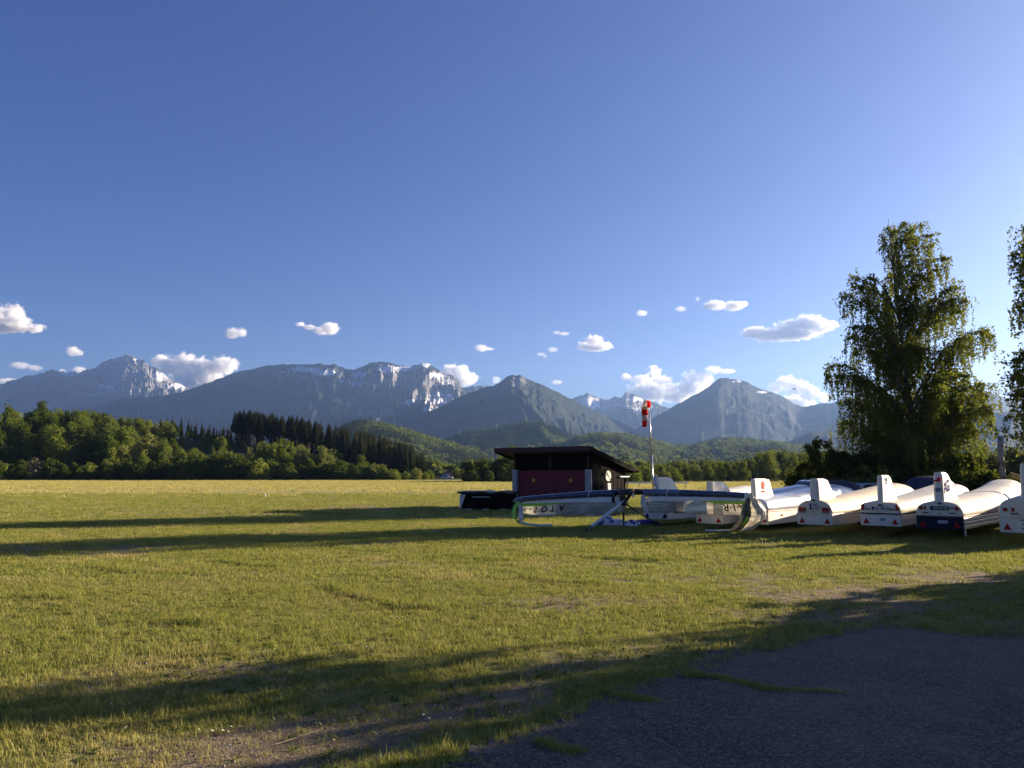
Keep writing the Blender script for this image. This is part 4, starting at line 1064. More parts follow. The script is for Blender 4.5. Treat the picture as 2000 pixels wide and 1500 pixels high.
def wall_disc(mb, x, y, z, r, n=24, th=.012):
    secs = [[(x + d, y + r * math.cos(2 * PI * k / n), z + r * math.sin(2 * PI * k / n)) for k in range(n)] for d in (0, th)]
    mb.loft(secs)
sgn = thing("round_sign", "round pale sign with a black diagonal bar on the hut's side wall", "sign", hut.matrix_basis @ Vector((0, 0, 0)), HA)
b = MB(); wall_disc(b, .004, 1.52, 1.66, .31); b.build("sign_rim", INK, sgn)
b = MB(); wall_disc(b, .018, 1.52, 1.66, .265, th=.006); b.build("sign_face", PALEG, sgn)
b = MB(); b.box((.029, 1.52, 1.66), (.006, .50, .055), Matrix.Rotation(R(-45), 3, 'X')); b.build("bar", INK, sgn)
nt = thing("notice", "white paper notice under the round sign on the hut's side wall", "notice", hc, HA)
b = MB(); b.box((.012, 1.62, 1.08), (.012, .30, .42)); b.build("sheet", SIGNW, nt)
b = MB()
for q in range(5): b.box((.0195, 1.62, 1.22 - q * .065), (.002, .22, .012))
b.build("print_lines", simple("grey_print", (.3, .3, .34), .7), nt)
# ------------------------------------------------------------------ flat dark box left of the hut
bx = thing("wooden_box", "low flat-topped black box standing left of the hut", "box", (px_x(955, 38.6), 38.6, 0), R(-14))
b = MB(); b.box((0, 0, .45), (2.5, 1.3, .74)); b.build("box_body", DARKWOOD, bx)
b = MB()
nx = 14; top = []
for s_, zz in ((-.72, 0), (.72, 0)):
    top.append([(-1.42 + 2.84 * k / nx, s_, .90 + .035 * math.sin(k * 1.3) * (k > 4) + (.02 if s_ > 0 else 0)) for k in range(nx + 1)])
V = [p for row in top for p in row] + [(p[0], p[1], p[2] - .10) for row in top for p in row]; m = nx + 1; F = []
for k in range(nx): F += [(k, k + 1, m + k + 1, m + k), (2 * m + k + 1, 2 * m + k, 3 * m + k, 3 * m + k + 1), (k + 1, k, 2 * m + k, 2 * m + k + 1), (m + k, m + k + 1, 3 * m + k + 1, 3 * m + k)]
F += [(0, m, 3 * m, 2 * m), (nx + m, nx, 2 * m + nx, 3 * m + nx)]
b.add(V, F); b.build("lid", simple("black_tarpaulin", (.012, .012, .014), .45, var=.3, scale=5, bump=.3), bx)
b = MB(); b.add([(-1.30, -.66, .08), (-1.24, -.66, .08), (-1.0, -.66, .74), (-1.30, -.66, .74), (-1.30, -.69, .08), (-1.24, -.69, .08), (-1.0, -.69, .74), (-1.30, -.69, .74)], [(4, 5, 6, 7), (1, 0, 3, 2), (0, 1, 5, 4), (1, 2, 6, 5), (2, 3, 7, 6), (3, 0, 4, 7)]); b.build("end_brace", LGREY, bx)
b = MB(); b.box((-.2, -.67, .64), (.9, .03, .03)); b.build("edge_strip", LGREY, bx)
for x in (-.85, 0, .85):
    b = MB(); b.box((x, 0, .04), (.34, 1.2, .08)); b.build("skid", LGREY, bx)
# ------------------------------------------------------------------ windsock
WD = 45.0; wx = px_x(1276, WD); wt = at(1268, 801, WD)
ws = thing("windsock", "red and white windsock hanging slack from a tall grey pole", "windsock", (wx, WD, 0))
dx = wt.x - wx
b = MB(); b.tube([(0, 0, 0), (dx * .45, 0, wt.z * .52)], [.055, .05], 10); b.tube([(dx * .45, 0, wt.z * .52), (dx, 0, wt.z)], [.038, .034], 10); b.build("pole", GALV, ws, smooth=True)
b = MB(); b.tube([(dx, 0, wt.z), (dx - .02, 0, wt.z + .62)], .018, 6); b.build("pivot_rod", GALV, ws)
b = MB(); b.box((.05, .05, .35), (.35, .3, .5)); b.build("pole_foot", CONC, ws)
zc = at(1264, 790, WD).z; xc = at(1262, 790, WD).x - wx
def thin_cloth(name, c):
    t = NT(name); k = t.mix(t.noise(t.obj(), 5, 3), tuple(q * .85 for q in c), c)
    d = t.n("BsdfDiffuse"); t.l(k, d.inputs[0]); q = t.n("BsdfTranslucent"); t.l(k, q.inputs[0]); m = t.n("MixShader"); m.inputs[0].default_value = .5
    t.l(d.outputs[0], m.inputs[1]); t.l(q.outputs[0], m.inputs[2]); return t.done(m.outputs[0])
SRED, SWHT = thin_cloth("red_fabric", (.82, .03, .02)), thin_cloth("white_fabric", (.80, .70, .62))
def sock_ring(c, ax, r, n=16):
    ax = Vector(ax).normalized(); u = ax.orthogonal().normalized(); w = ax.cross(u)
    return [Vector(c) + (u * math.cos(2 * PI * k / n) + w * math.sin(2 * PI * k / n)) * r for k in range(n)]
mouth_ax = Vector((.80, .35, .10))
m0 = sock_ring((xc + .16, 0, zc + .02), mouth_ax, .205); m1 = sock_ring((xc - .06, -.09, zc), mouth_ax, .20)
b = MB(); b.loft([m0, m1], caps=False); b.build("hoop_band", SRED, ws, smooth=True, solid=.012)
secs = [m1, sock_ring((xc - .10, -.05, zc - .18), (.35, .15, 1), .20), sock_ring((xc - .10, 0, zc - .33), (.05, 0, 1), .185), sock_ring((xc - .085, 0, zc - .64), (0, 0, 1), .175), sock_ring((xc - .11, 0, zc - .98), (0, 0, 1), .15), sock_ring((xc - .12, 0, zc - 1.32), (-.05, 0, 1), .125)]
for i_, mt in ((0, SWHT), (1, SWHT), (2, SRED), (3, SWHT), (4, SRED)):
    if i_ == 1: continue
    sq = secs[0:3] if i_ == 0 else secs[i_:i_ + 2]
    b = MB(); b.loft(sq, caps=False); b.build("sock_band", mt, ws, smooth=True, solid=.008)
# ------------------------------------------------------------------ glider trailers
HEAD = R(42); FW = Vector((math.sin(HEAD), math.cos(HEAD), 0)); RT_ = Vector((math.cos(HEAD), -math.sin(HEAD), 0))
def superarch(w, zj, zt, p, n=20, crease=0.0):
    pts = []
    for k in range(n + 1):
        a = PI * k / n; c, s = math.cos(a), math.sin(a)
        x = w / 2 * math.copysign(abs(c) ** (2 / p), c); z = zj + (zt - zj) * abs(s) ** (2 / p)
        pts.append((x, z))
    return pts
def interp(tab, y):
    for (a, b), (c, d) in zip(tab[:-1], tab[1:]):
        if y <= c:
            u = (y - a) / (c - a); u = u * u * (3 - 2 * u) if len(tab) < 4 else u
            return b + (d - b) * u
    return tab[-1][1]

def make_trailer(name, label, px, py, zf, w, L, zj, top, p=2.6, lid_m=None, low_m=None, side_m=None, fin=None, fin_m=None, boards=0, seam=None, lights='square', depth=None, heading=HEAD, tri=TRI, tri_x=.36, wide=1.0, corner='right'):
    lid_m = lid_m or WHITE; low_m = low_m or LGREY; side_m = side_m or low_m; fin_m = fin_m or lid_m
    c = gp(px, py, zf) if depth is None else at(px, py, depth)
    rt = Vector((math.cos(heading), -math.sin(heading), 0))
    org = c - rt * (w / 2 if corner == 'right' else -w / 2); org.z = 0
    T = thing(name, label, "trailer", org, -heading, "glider trailers parked in a row")
    # width grows a little towards the middle of the trailer
    def wd(y): return w * (1 + (wide - 1) * min(1, y / (L * .45))) * (1 if y < L * .86 else 1 - .45 * ((y - L * .86) / (L * .14)) ** 2)
    ys = [0, .3, L * .2, L * .4, L * .6, L * .8, L * .9, L]
    b = MB(); b.loft([[(-wd(y) / 2, y, zf), (wd(y) / 2, y, zf), (wd(y) / 2, y, zj), (-wd(y) / 2, y, zj)] for y in ys])
    b.mi = [1 if (len(f) == 4 and abs(sum(b.v[i][0] for i in f)) > 1.2 * w and abs(b.v[f[0]][1] - b.v[f[2]][1]) > .01) else 0 for f in b.f]
    body = b.build("lower_body", [low_m, side_m], T, bevel=.012)
    tab = top
    def tp(y): return interp(tab, y)
    secs = []
    for y, sc in [(-.015, .93), (0.0, .975), (.05, 1.0)] + [(q, 1.0) for q in (.35, .8, L * .15, L * .25, L * .35, L * .45, L * .55, L * .62, L * .7, L * .76, L * .82, L * .87, L * .92, L * .96, L * .99)] + [(L * 1.005, .9)]:
        z = zj + .012 + (tp(y) - zj) * (1 if sc == 1 else .5 + .5 * sc)
        ar = superarch(wd(max(0, y)) * 1.01 * (sc if sc < 1 else 1), zj + .012, z, p)
        secs.append([(x, y, zz) for x, zz in ar])
    b = MB(); b.loft(secs); lid = b.build("lid", lid_m, T, smooth=True)
    me = lid.data; me.polygons.foreach_set("use_smooth", [len(f.vertices) == 4 for f in me.polygons])
    b = MB(); b.loft([[(-wd(y) / 2 - .018, y, zj - .012), (wd(y) / 2 + .018, y, zj - .012), (wd(y) / 2 + .018, y, zj + .022), (-wd(y) / 2 - .018, y, zj + .022)] for y in [-.03] + ys[1:]]); b.build("seam_strip", seam or LGREY, T, bevel=.005)
    if boards:
        hb = (zj - zf - .03) / boards
        for q in range(boards):
            for s in (1, -1):
                b = MB(); b.loft([[(s * (wd(y) / 2 + .006), y, zf + .015 + q * hb), (s * (wd(y) / 2 + .018), y, zf + .015 + q * hb + .012), (s * (wd(y) / 2 + .018), y, zf + (q + 1) * hb - .012), (s * (wd(y) / 2 + .006), y, zf + (q + 1) * hb)] for y in [.03, .3, L * .2, L * .4, L * .6, L * .8]], closed=True)
                b.build("side_board", side_m, T)
    if fin:
        zt_, t_, bl, tl, sw = fin; zb = tp(.3) - .10
        secs = []
        for u in (0, .08, .3, .6, .85, .94, .985, 1.0):
            z = zb + (zt_ - zb) * u; y0 = .02 + sw * u; y1 = (.02 + bl) * (1 - u) + (sw + tl) * u
            th = t_ * (1.18 - .22 * u); k = 1 if u < .9 else (1 - .25 * ((u - .9) / .1) ** 2)
            if u < .1: y1 += .10 * (1 - u / .1) ; th += .03 * (1 - u / .1)
            y1 = y0 + (y1 - y0) * (k if u > .9 else 1); th *= k; r = th * .22; hx = th / 2
            secs.append([(-hx, y0 + r, z), (-hx + r, y0, z), (hx - r, y0, z), (hx, y0 + r, z), (hx, y0 + (y1 - y0) * .6, z), (hx * .75, y0 + (y1 - y0) * .9, z), (hx * .2, y1, z), (-hx * .2, y1, z), (-hx * .75, y0 + (y1 - y0) * .9, z), (-hx, y0 + (y1 - y0) * .6, z)])
        b = MB(); b.loft(secs); fo = b.build("tail_fin", fin_m, T, smooth=True)
        fo.data.polygons.foreach_set("use_smooth", [False] * len(fo.data.polygons)); m_ = fo.modifiers.new("b", 'BEVEL'); m_.width = .02; m_.segments = 2; m_.limit_method = 'ANGLE'; m_.angle_limit = R(40)
    # triangles
    for s in (-1, 1):
        b = MB(); x = s * tri_x * w; z = zf + (zj - zf) * .38; a = .085
        b.add([(x - a, -.004, z - .07), (x + a, -.004, z - .07), (x, -.004, z + .085), (x - a, -.012, z - .07), (x + a, -.012, z - .07), (x, -.012, z + .085)], [(3, 4, 5), (2, 1, 0), (0, 1, 4, 3), (1, 2, 5, 4), (2, 0, 3, 5)]); b.build("warning_triangle", tri, T)
    # wheels and nose
    for s in (-1, 1):
        wh = MB(); n = 20; r_ = .30; yc = L * .56; xx = s * (w / 2 - .10)
        prof = [(-.08, r_ * .8), (-.085, r_ * .95), (-.05, r_), (.05, r_), (.085, r_ * .95), (.08, r_ * .8)]
        wh.loft([[(xx + d, yc + q * math.cos(2 * PI * k / n), r_ + q * math.sin(2 * PI * k / n)) for k in range(n)] for d, q in prof], caps=True)
        wo = wh.build("wheel", BLACK, T, smooth=True)
        rm = MB(); rm.loft([[(xx + s * d, yc + q * math.cos(2 * PI * k / n), r_ + q * math.sin(2 * PI * k / n)) for k in range(n)] for d, q in ((.082, .2), (.088, .15), (.06, .08))]); rm.build("rim", ALU, wo)
    b = MB(); b.tube([(0, L * .8, zf + .06), (0, L + .9, .42)], .045, 8); b.build("drawbar", ALU, T)
    b = MB(); b.tube([(0, L + .55, .5), (0, L + .55, .10)], .03, 8); b.tube([(-.05, L + .55, .09), (.05, L + .55, .09)], .09, 12); b.build("jockey_wheel", BLACK, T)
    T['_w'] = w
    return T, tp, wd

def rear_box(T, name, x, z, sx, sz, m, y=-.035, th=.03, parent=None, bevel=.006):
    b = MB(); b.box((x, y, z), (sx, th, sz)); return b.build(name, m, parent or T, bevel=bevel)
def rear_text(name, body, size, x, z, m, parent, y=-.055, sx=1.0):
    return text_obj(name, body, size, frame((x, y, z), (1, 0, 0), (0, 0, 1)), m, parent, sx=sx)
def side_text(name, body, size, x, y, z, m, parent, lean=0.0):
    return text_obj(name, body, size, frame((x, y, z), (0, 1, lean), (0, -lean, 1)), m, parent)
def plate(T, x, z, w, h, lines, m=None, y=-.042):
    pl = rear_box(T, "number_plate", x, z, w, h, m or PLATE, y=y, th=.012, bevel=.004)
    rear_box(T, "plate_band", x - w / 2 + .028, z, .045, h * .94, BLUEP, y=y - .0075, th=.003, parent=pl, bevel=0)
    for k, (s, q) in enumerate(lines): rear_text("lettering", s, q, x + .022, z + (h * .23 if len(lines) == 2 and k == 0 else (-h * .23 if len(lines) == 2 else 0)), INK, pl, y=y - .0085, sx=.8)
    return pl

# 1: behind the glider wing
T, tp, wd = make_trailer("glider_trailer", "white trailer with a tail fin marked W behind the dark spar of the folded glider", 1305, 1012.5, .225, .95, 8.6, .52, [(0, .98), (4, 1.10), (7.2, 1.28), (8.0, 1.2), (8.6, .8)], p=3.4, lid_m=WHITE, fin=(at(1290, 932, 26.6).z, .17, 1.80, 1.0, .05), tri=INK, depth=26.3)
fl = simple("tail_label", (.75, .76, .82), .5)
zc = at(1280, 940, 26.4).z
b = MB(); b.box((0.0, .025, zc), (.15, .02, .36)); s_ = b.build("fin_label", fl, T)
rear_text("lettering", "a", .12, 0, zc + .12, BLUEP, s_, y=.011); rear_text("lettering", "L", .11, 0, zc, BLUEP, s_, y=.011); rear_text("lettering", "W", .13, 0, zc - .12, REDP, s_, y=.011)
rear_box(T, "latch", .40, .36, .02, .12, BLACK, y=-.01)
rear_box(T, "tail_light", -.36, .75, .11, .11, BLACK)
# 2
T, tp, wd = make_trailer("glider_trailer", "white trailer with a short rounded fin behind the right glider wing", 1411, 1023, .20, .90, 9.0, .50, [(0, .95), (4.5, 1.15), (7.5, 1.34), (8.4, 1.2), (9, .8)], p=3.0, lid_m=SILVER, fin_m=WHITE, low_m=WHITE, fin=(at(1390, 941, 24.4).z, .22, 1.85, 1.05, .03), depth=24.3)
# 3
T, tp, wd = make_trailer("glider_trailer", "white trailer with a red round emblem on its straight tail fin", 1501, 1023, .20, .97, 9.0, .60, [(0, .99), (3.5, 1.15), (7.0, 1.36), (8.3, 1.22), (9, .8)], p=2.8, lid_m=SILVER, fin_m=WHITE, low_m=WHITE, seam=simple("faded_red_stripe", (.50, .22, .18), .5), fin=(at(1480, 935, 24.2).z, .15, 1.60, 1.22, .02), depth=24.0)
fx = .088; yc, zc = .60, at(1483, 948, 24.2).z
eb = MB(); n = 20
eb.loft([[(fx + .004, yc + q * .13 * math.cos(2 * PI * k / n), zc + q * .13 * math.sin(2 * PI * k / n)) for k in range(n)] for q in (1.0, .74)], caps=False); eb.box((fx + .004, yc, zc), (.003, .17, .03)); eb.box((fx + .004, yc, zc), (.003, .03, .17)); eb.box((fx + .004, yc + .05, zc + .05), (.003, .05, .05)); eb.box((fx + .004, yc - .05, zc - .05), (.003, .05, .05))
EMB = simple("red_emblem", (.58, .10, .10), .9, spec=.04); eb.build("emblem", EMB, T)
b = MB()
for q in range(7): b.box((fx + .006, yc - .13 + q * .045, zc - .20), (.003, .030, .05))
b.build("emblem_line", EMB, T)
b = MB(); b.box((fx - .012, 1.03, at(1490, 940, 24).z), (.004, .16, .10)); b.build("sticker", LGREY, T)
b = MB(); wall_disc(b, .49 + .01, 1.0, .46, .035, th=.012); b.build("side_reflector", REDL, T)
b = MB(); b.box((.3, 3.6, 1.02), (.03, 2.4, .05)); b.build("roof_rail", GALV, T)
# 4: two-line plate
T, tp, wd = make_trailer("glider_trailer", "cream trailer with a rounded rear and a two-line number plate", 1626, 1026.5, .30, 1.0, 9.3, .60, [(0, 1.0), (1.2, 1.03), (3.5, 1.16), (6.1, 1.34), (7.6, 1.42), (8.5, 1.36), (9.0, 1.15), (9.3, .85)], p=2.5, lid_m=CREAM, low_m=WHITE, side_m=CREAM, fin_m=WHITE, seam=LGREY, fin=(at(1590, 935, 22).z, .25, 1.75, .92, .02), wide=1.25)
plate(T, .02, .82, .26, .20, (("OAL", .10), ("G 271", .10)))
for s, m in ((-1, ORANGE), (1, REDL)):
    tl = rear_box(T, "tail_light", s * .335, .74, .20, .11, REDL, th=.05, bevel=.02)
    if s < 0: rear_box(T, "indicator_lens", s * .335, .765, .18, .05, ORANGE, y=-.062, th=.012, parent=tl)
    rear_box(T, "rubber_strip", s * .33, .655, .22, .018, INK)
b = MB(); b.box((0, -.03, 1.0), (.09, .05, .045)); b.build("plate_lamp", BLACK, T, bevel=.01)
b = MB(); b.add([(-.03, -.02, .69), (.02, -.02, .67), (-.02, -.02, .63), (-.005, -.02, .67)], [(0, 2, 1, 3)]); b.build("arrow_mark", INK, T, solid=.004)
b = MB(); wall_disc(b, .515, 1.6, .66, .03, th=.015); b.build("side_reflector", simple("rust_disc", (.2, .06, .03), .6), T)
# 5: flat-backed, 100 sticker
T, tp, wd = make_trailer("glider_trailer", "white flat-backed trailer with a 100 sticker and slatted side", 1760, 1029, .30, 1.06, 9.3, .64, [(0, .95), (1.2, 1.0), (3.5, 1.10), (6.0, 1.28), (7.6, 1.40), (8.4, 1.30), (9.3, .85)], p=4.6, lid_m=WHITE, low_m=LGREY, side_m=WHITE, boards=4, seam=NAVY, fin=(at(1735, 928, 21.6).z, .14, 1.75, .9, .10), wide=1.15)
plate(T, .03, .79, .48, .11, (("OAL CM 430", .095),))
for s in (-1, 1):
    rear_box(T, "tail_light", s * .46, .82, .075, .16, REDL, th=.05, bevel=.012)
    rear_box(T, "rubber_strip", s * .32, .77, .15, .022, INK)
b = MB(); b.box((.02, -.03, .88), (.11, .05, .05)); b.build("plate_lamp", BLACK, T, bevel=.01)
st = MB(); st.loft([[(.05 + .095 * math.cos(2 * PI * k / 24), d, .475 + .095 * math.sin(2 * PI * k / 24)) for k in range(24)] for d in (-.003, -.008)]); st = st.build("speed_sticker", SIGNW, T)
rear_text("lettering", "100", .12, .05, .475, INK, st, y=-.010, sx=.8)
side_text("lettering", "2P", .24, .088, .44, at(1729, 940, 21.7).z, BLUEP, T, .1)
# 6: AG
T, tp, wd = make_trailer("glider_trailer", "white trailer with AG on its tail fin and a dark blue lower rear", 1883, 1035.5, .28, 1.14, 10.6, .62, [(0, 1.0), (1.2, 1.04), (4.0, 1.13), (6.0, 1.24), (7.4, 1.36), (8.6, 1.52), (9.4, 1.56), (10.1, 1.42), (10.6, 1.0)], p=2.9, lid_m=WHITE, low_m=NAVY, side_m=ALU, boards=3, seam=simple("dark_red_seam", (.2, .07, .07), .6), fin=(at(1836, 922, 20.9).z, .22, 2.2, .78, .08), wide=1.15)
plate(T, .03, .84, .46, .10, (("FUS UD 510", .085),), NAVY)
for ch in T.children_recursive:
    if ch.name.startswith("lettering"): ch.data.materials[0] = PLATE
for s in (-1, 1):
    rear_box(T, "tail_light", s * .44, .84, .095, .095, REDL, th=.05, bevel=.02)
    rear_box(T, "rubber_strip", s * .33, .715, .17, .022, INK)
rear_box(T, "fog_light", -.335, .84, .045, .11, REDL, th=.04); rear_box(T, "plate_lamp", .03, .965, .09, .05, BLACK); rear_box(T, "badge", .33, .85, .07, .03, INK); rear_box(T, "handle", .02, .695, .07, .02, INK)
FSW = .11
b = MB(); b.add([(-.095, .035, 1.55), (.07, .035, 1.55), (.085, .042, 1.66), (.01, .042, 1.66), (-.02, .039, 1.60), (-.09, .036, 1.585)], [(0, 1, 2, 3, 4, 5)]); b.build("red_flash", REDP, T, solid=.006)
zq = at(1829, 957, 20.9).z
rear_text("lettering", "100", .135, -.01, zq, BLUEP, T, y=.024, sx=.85)
side_text("lettering", "AG", .44, .132, .46, at(1851, 951, 21.2).z, BLUEP, T, .12)
b = MB(); b.box((.08, -.006, .475), (.24, .012, .085)); b.build("patch", simple("pale_patch", (.35, .37, .42), .6), T, bevel=.03)
b = MB(); b.box((.585, .05, .2), (.03, .06, .18)); b.build("corner_lock", ALU, T)
# 7: at the right edge
T, tp, wd = make_trailer("glider_trailer", "white trailer with rounded shoulders cut off by the right edge of the photo", 1953, 1037, .28, 1.22, 9.0, .66, [(0, 1.14), (1.2, 1.2), (4.0, 1.3), (7, 1.5), (8.4, 1.3), (9, .9)], p=3.4, lid_m=WHITE, low_m=WHITE, fin=(at(2000, 905, 19.4).z, .2, 1.7, .8, .06), corner='left', depth=19.9)
rear_box(T, "tail_light", -.46, .86, .10, .09, REDL, th=.05, bevel=.02); rear_box(T, "fog_light", -.29, .86, .06, .10, REDL, th=.04, bevel=.01); rear_box(T, "tail_light", .46, .86, .10, .09, REDL, th=.05, bevel=.02)
rear_box(T, "rubber_strip", -.26, .76, .18, .025, INK)
rear_text("lettering", "! Ach", .12, .02, .50, BLUEP, T, y=-.006)
b = MB()
for z in (.60, .40):
    for q in range(5): b.add([(-.14 + q * .085, -.004, z - .016), (-.10 + q * .085, -.004, z - .016), (-.07 + q * .085, -.004, z + .016), (-.11 + q * .085, -.004, z + .016)], [(0, 1, 2, 3)])
b.build("hazard_dashes", INK, T, solid=.003)
# ------------------------------------------------------------------ folded rigid hang glider
FILM_D = simple("grey_film_dark", (.17, .17, .165), .35)
def film_mat(name, col, a, rough=.25):
    t = NT(name); o = t.obj()
    f = t.noise(t.map(o, (1.2, 1.2, 5)), 1.6, 4, .6, dist=.4)
    c = t.mix(t.rng(f, .3, .7), tuple(q * .7 for q in col), tuple(min(1, q * 1.25) for q in col))
    d = t.pbsdf(c, rough, 0, t.bump(f, .35, .05), spec=.5)
    tr = t.n("BsdfTranslucent"); t.l(c, tr.inputs[0]); tp = t.n("BsdfTransparent"); tp.inputs[0].default_value = (.75, .75, .72, 1)
    m1 = t.n("MixShader"); m1.inputs[0].default_value = .35; t.l(d, m1.inputs[1]); t.l(tr.outputs[0], m1.inputs[2])
    m2 = t.n("MixShader"); m2.inputs[0].default_value = a; t.l(m1.outputs[0], m2.inputs[1]); t.l(tp.outputs[0], m2.inputs[2])
    return t.done(m2.outputs[0])
FILM = film_mat("clear_grey_film", (.46, .45, .42), .25)
FILM_L = film_mat("sunlit_pale_film", (.86, .78, .68), .05)  # sunlight shining through the film is put into this pale colour
FILM_G = film_mat("smoky_film", (.30, .30, .28), .2)
LEADB = simple("dark_blue_leading_edge", (.030, .045, .10), .22, coat=.4, var=.2, scale=3)
LEADG = simple("blue_grey_leading_edge", (.10, .13, .20), .25, coat=.4, var=.2, scale=3)
RIBM = simple("pale_rib_film", (.20, .23, .29), .35)
SAILW = simple("white_sailcloth", (.74, .75, .78), .55, var=.05)
NEON = simple("neon_yellow_sailcloth", (.50, .80, .03), .5, var=.06)
NEONG = simple("neon_green_sailcloth", (.30, .62, .05), .5, var=.06)
g0 = Vector((px_x(1218, 24.8), 24.8, 0))
GL = thing("hang_glider", "folded hang glider propped on its control frame in front of the hut", "hang glider", g0)
def loc(px, py, d): return at(px, py, d) - g0

def wing(name, A, B, prof, parts_m, n=14, droop=.04):
    """A, B: inboard and outboard upper corner; prof: heights (inboard, outboard) of the bands one under the other"""
    W = bpy.data.objects.new(name, None); COL.objects.link(W); W.parent = GL; W.empty_display_size = .1
    dirv = (B - A); out = Vector((dirv.y, -dirv.x, 0)).normalized()
    if out.y > 0: out = -out                                       # towards the camera
    def P(u, v): # v metres down
        p = A + dirv * u; p.z -= v + droop * 4 * u * (1 - u) * -1 * .5
        return p
    return W, P, out, dirv
def band(W, P, out, nm, m, u0, u1, v0, v1, bulge=0.0, off=0.0, th=.006, n=16, k=5, wob=0.0, seed=1):
    """strip from v0(u) to v1(u); bulging towards the camera"""
    V = []; F = []
    for i in range(n + 1):
        u = u0 + (u1 - u0) * i / n; a, b = v0(u), v1(u)
        for j in range(k + 1):
            f = j / k; p = P(u, a + (b - a) * f)
            w = wob * float(fbm(np.array([u * 7.0]), np.array([f * 1.5]), octv=3, seed=seed)[0]) * (.3 + f) if wob else 0
            V.append(p + out * (off + bulge * math.sin(PI * f) + w))
    for i in range(n):
        for j in range(k): F.append((i * (k + 1) + j, (i + 1) * (k + 1) + j, (i + 1) * (k + 1) + j + 1, i * (k + 1) + j + 1))
    b = MB(); b.add(V, F); return b.build(nm, m, W, smooth=True, solid=th)
lin = lambda a, b: (lambda u: a + (b - a) * u)
# left wing
A, B = loc(1203, 956.5, 24.9), loc(1012, 971.5, 26.4)
W, P, out, dv = wing("left_wing", A, B, None, None)
l1, l2, l3, l4 = lin(.22, .17), lin(.41, .22), lin(.42, .31), lin(.82, .60)
band(W, P, out, "leading_edge", LEADB, 0, 1, lin(0, 0), l1, bulge=.09)
band(W, P, -out, "leading_edge", LEADB, 0, 1, lin(0, 0), l1, bulge=.07)
band(W, P, out, "edge_piping", SAILW, 0, .97, lin(-.012, -.012), lin(.012, .012), off=.004, k=1)
for k, u in enumerate((.12, .30, .46, .62, .78)):
    b = MB(); s = .05; a0, a1 = P(u, l1(u) * .95), P(u + s, l1(u) * .95); a2 = P(u + .012, .05)
    off = out * .088
    b.add([a0 + out * .03, a1 + out * .03, P(u + .022, l1(u) * .35) + off, P(u, l1(u) * .3) + off], [(0, 1, 2, 3)]); b.build("rib", RIBM, W, solid=.006)
band(W, P, out, "sail_strip", SAILW, .04, .97, l1, l2, off=.02)
band(W, P, out, "neon_strip", NEONG, .52, 1.0, lambda u: l2(u) - .005, lambda u: l2(u) + .09 * min(1, (u - .5) / .25), off=.028)
fo = band(W, P, out, "film_panel", FILM, .0, .60, l2, l4, off=.012, wob=.05, n=24, seed=3)
fo2 = band(W, P, out, "film_panel", FILM_L, .60, .95, l2, lambda u: l4(u) * (1 - .10 * max(0, (u - .8) / .15)), off=.012, wob=.02, n=16, seed=4)
band(W, P, out, "hem", SAILW, .0, .9, lambda u: l4(u) - .02, lambda u: l4(u) + .012, off=.016, k=1)
# lettering: upside down, read from the right
ud = -dv.normalized()
def wing_text(s, size, u, v, lean=0.0, P=P, out=out, W=W, l=None, sx=1.0):
    p = P(u, v) + out * .055
    return text_obj("lettering", s, size, frame(p, ud, Vector((-ud.x * lean, -ud.y * lean, -1 - ud.z * lean))), INK, W, sx=sx)
for s, u in (("A", .535), ("T", .628), ("O", .716), ("S", .808), ("-", .866)):
    wing_text(s, .29, u, .47 - .05 * (u - .5), .15)
wing_text("V", .22, .925, .44, .5)
# tie round the wing
b = MB(); b.tube([P(.25, -.01) + out * .02, P(.257, .06) + out * .095, P(.262, .16) + out * .09, P(.266, .27) + out * .05, P(.268, .40) + out * .035], .011, 6); b.build("tie_strap", SAILW, W)
# tip: bent down to the ground
tipA = loc(1010, 974, 26.3)
b = MB(); pth = [loc(1014, 980, 26.2), loc(1006, 990, 26.0), loc(1003, 1002, 25.8), loc(1005, 1014, 25.5), loc(1014, 1021, 25.2), loc(1032, 1025, 25.0), loc(1056, 1027, 24.9), loc(1079, 1026.5, 24.85)]
sec = []
for i, p in enumerate(pth):
    p = p.copy(); p.z = max(p.z, .05 - g0.z); w = .065 if i < 5 else .05
    sec.append([p + Vector((0, 0, w)) * (1 if i > 3 else .3) + Vector((-w, 0, 0)) * (0 if i > 3 else 1), p + Vector((0, -.03, 0)), p - Vector((0, 0, w)) * (.5 if i > 3 else .3) + Vector((w, 0, 0)) * (0 if i > 3 else 1), p + Vector((0, .03, 0))])
b.loft(sec[:5]); tb = b.build("tip_batten", NEONG, W, smooth=True)
b = MB(); b.loft(sec[4:]); b.build("tip_sail_edge", simple("pale_green_sailcloth", (.45, .62, .55), .5), W, smooth=True)
cv = MB(); V = []; F = []
for i in range(9):
    for j in range(6):
        u, v = i / 8, j / 5
        p = loc(1013 + 9 * u + 4 * v * math.sin(3 * u), 984 + 33 * v + 4 * u * (1 - v), 26.0 - .5 * v) + Vector((0, .06 * math.sin(7 * u + 3 * v), 0)); V.append(p)
for i in range(8):
    for j in range(5): F.append((i * 6 + j, (i + 1) * 6 + j, (i + 1) * 6 + j + 1, i * 6 + j + 1))
cv.add(V, F); cv.build("folded_film", FILM_L, W, smooth=True, solid=.006)
b = MB(); b.loft([sock_ring(p, dv, r, 10) for p, r in ((loc(1020, 976, 26.3), .10), (loc(1008, 977, 26.4), .08), (loc(1003, 979, 26.4), .03))]); b.build("tip_cap", LEADG, W, smooth=True)
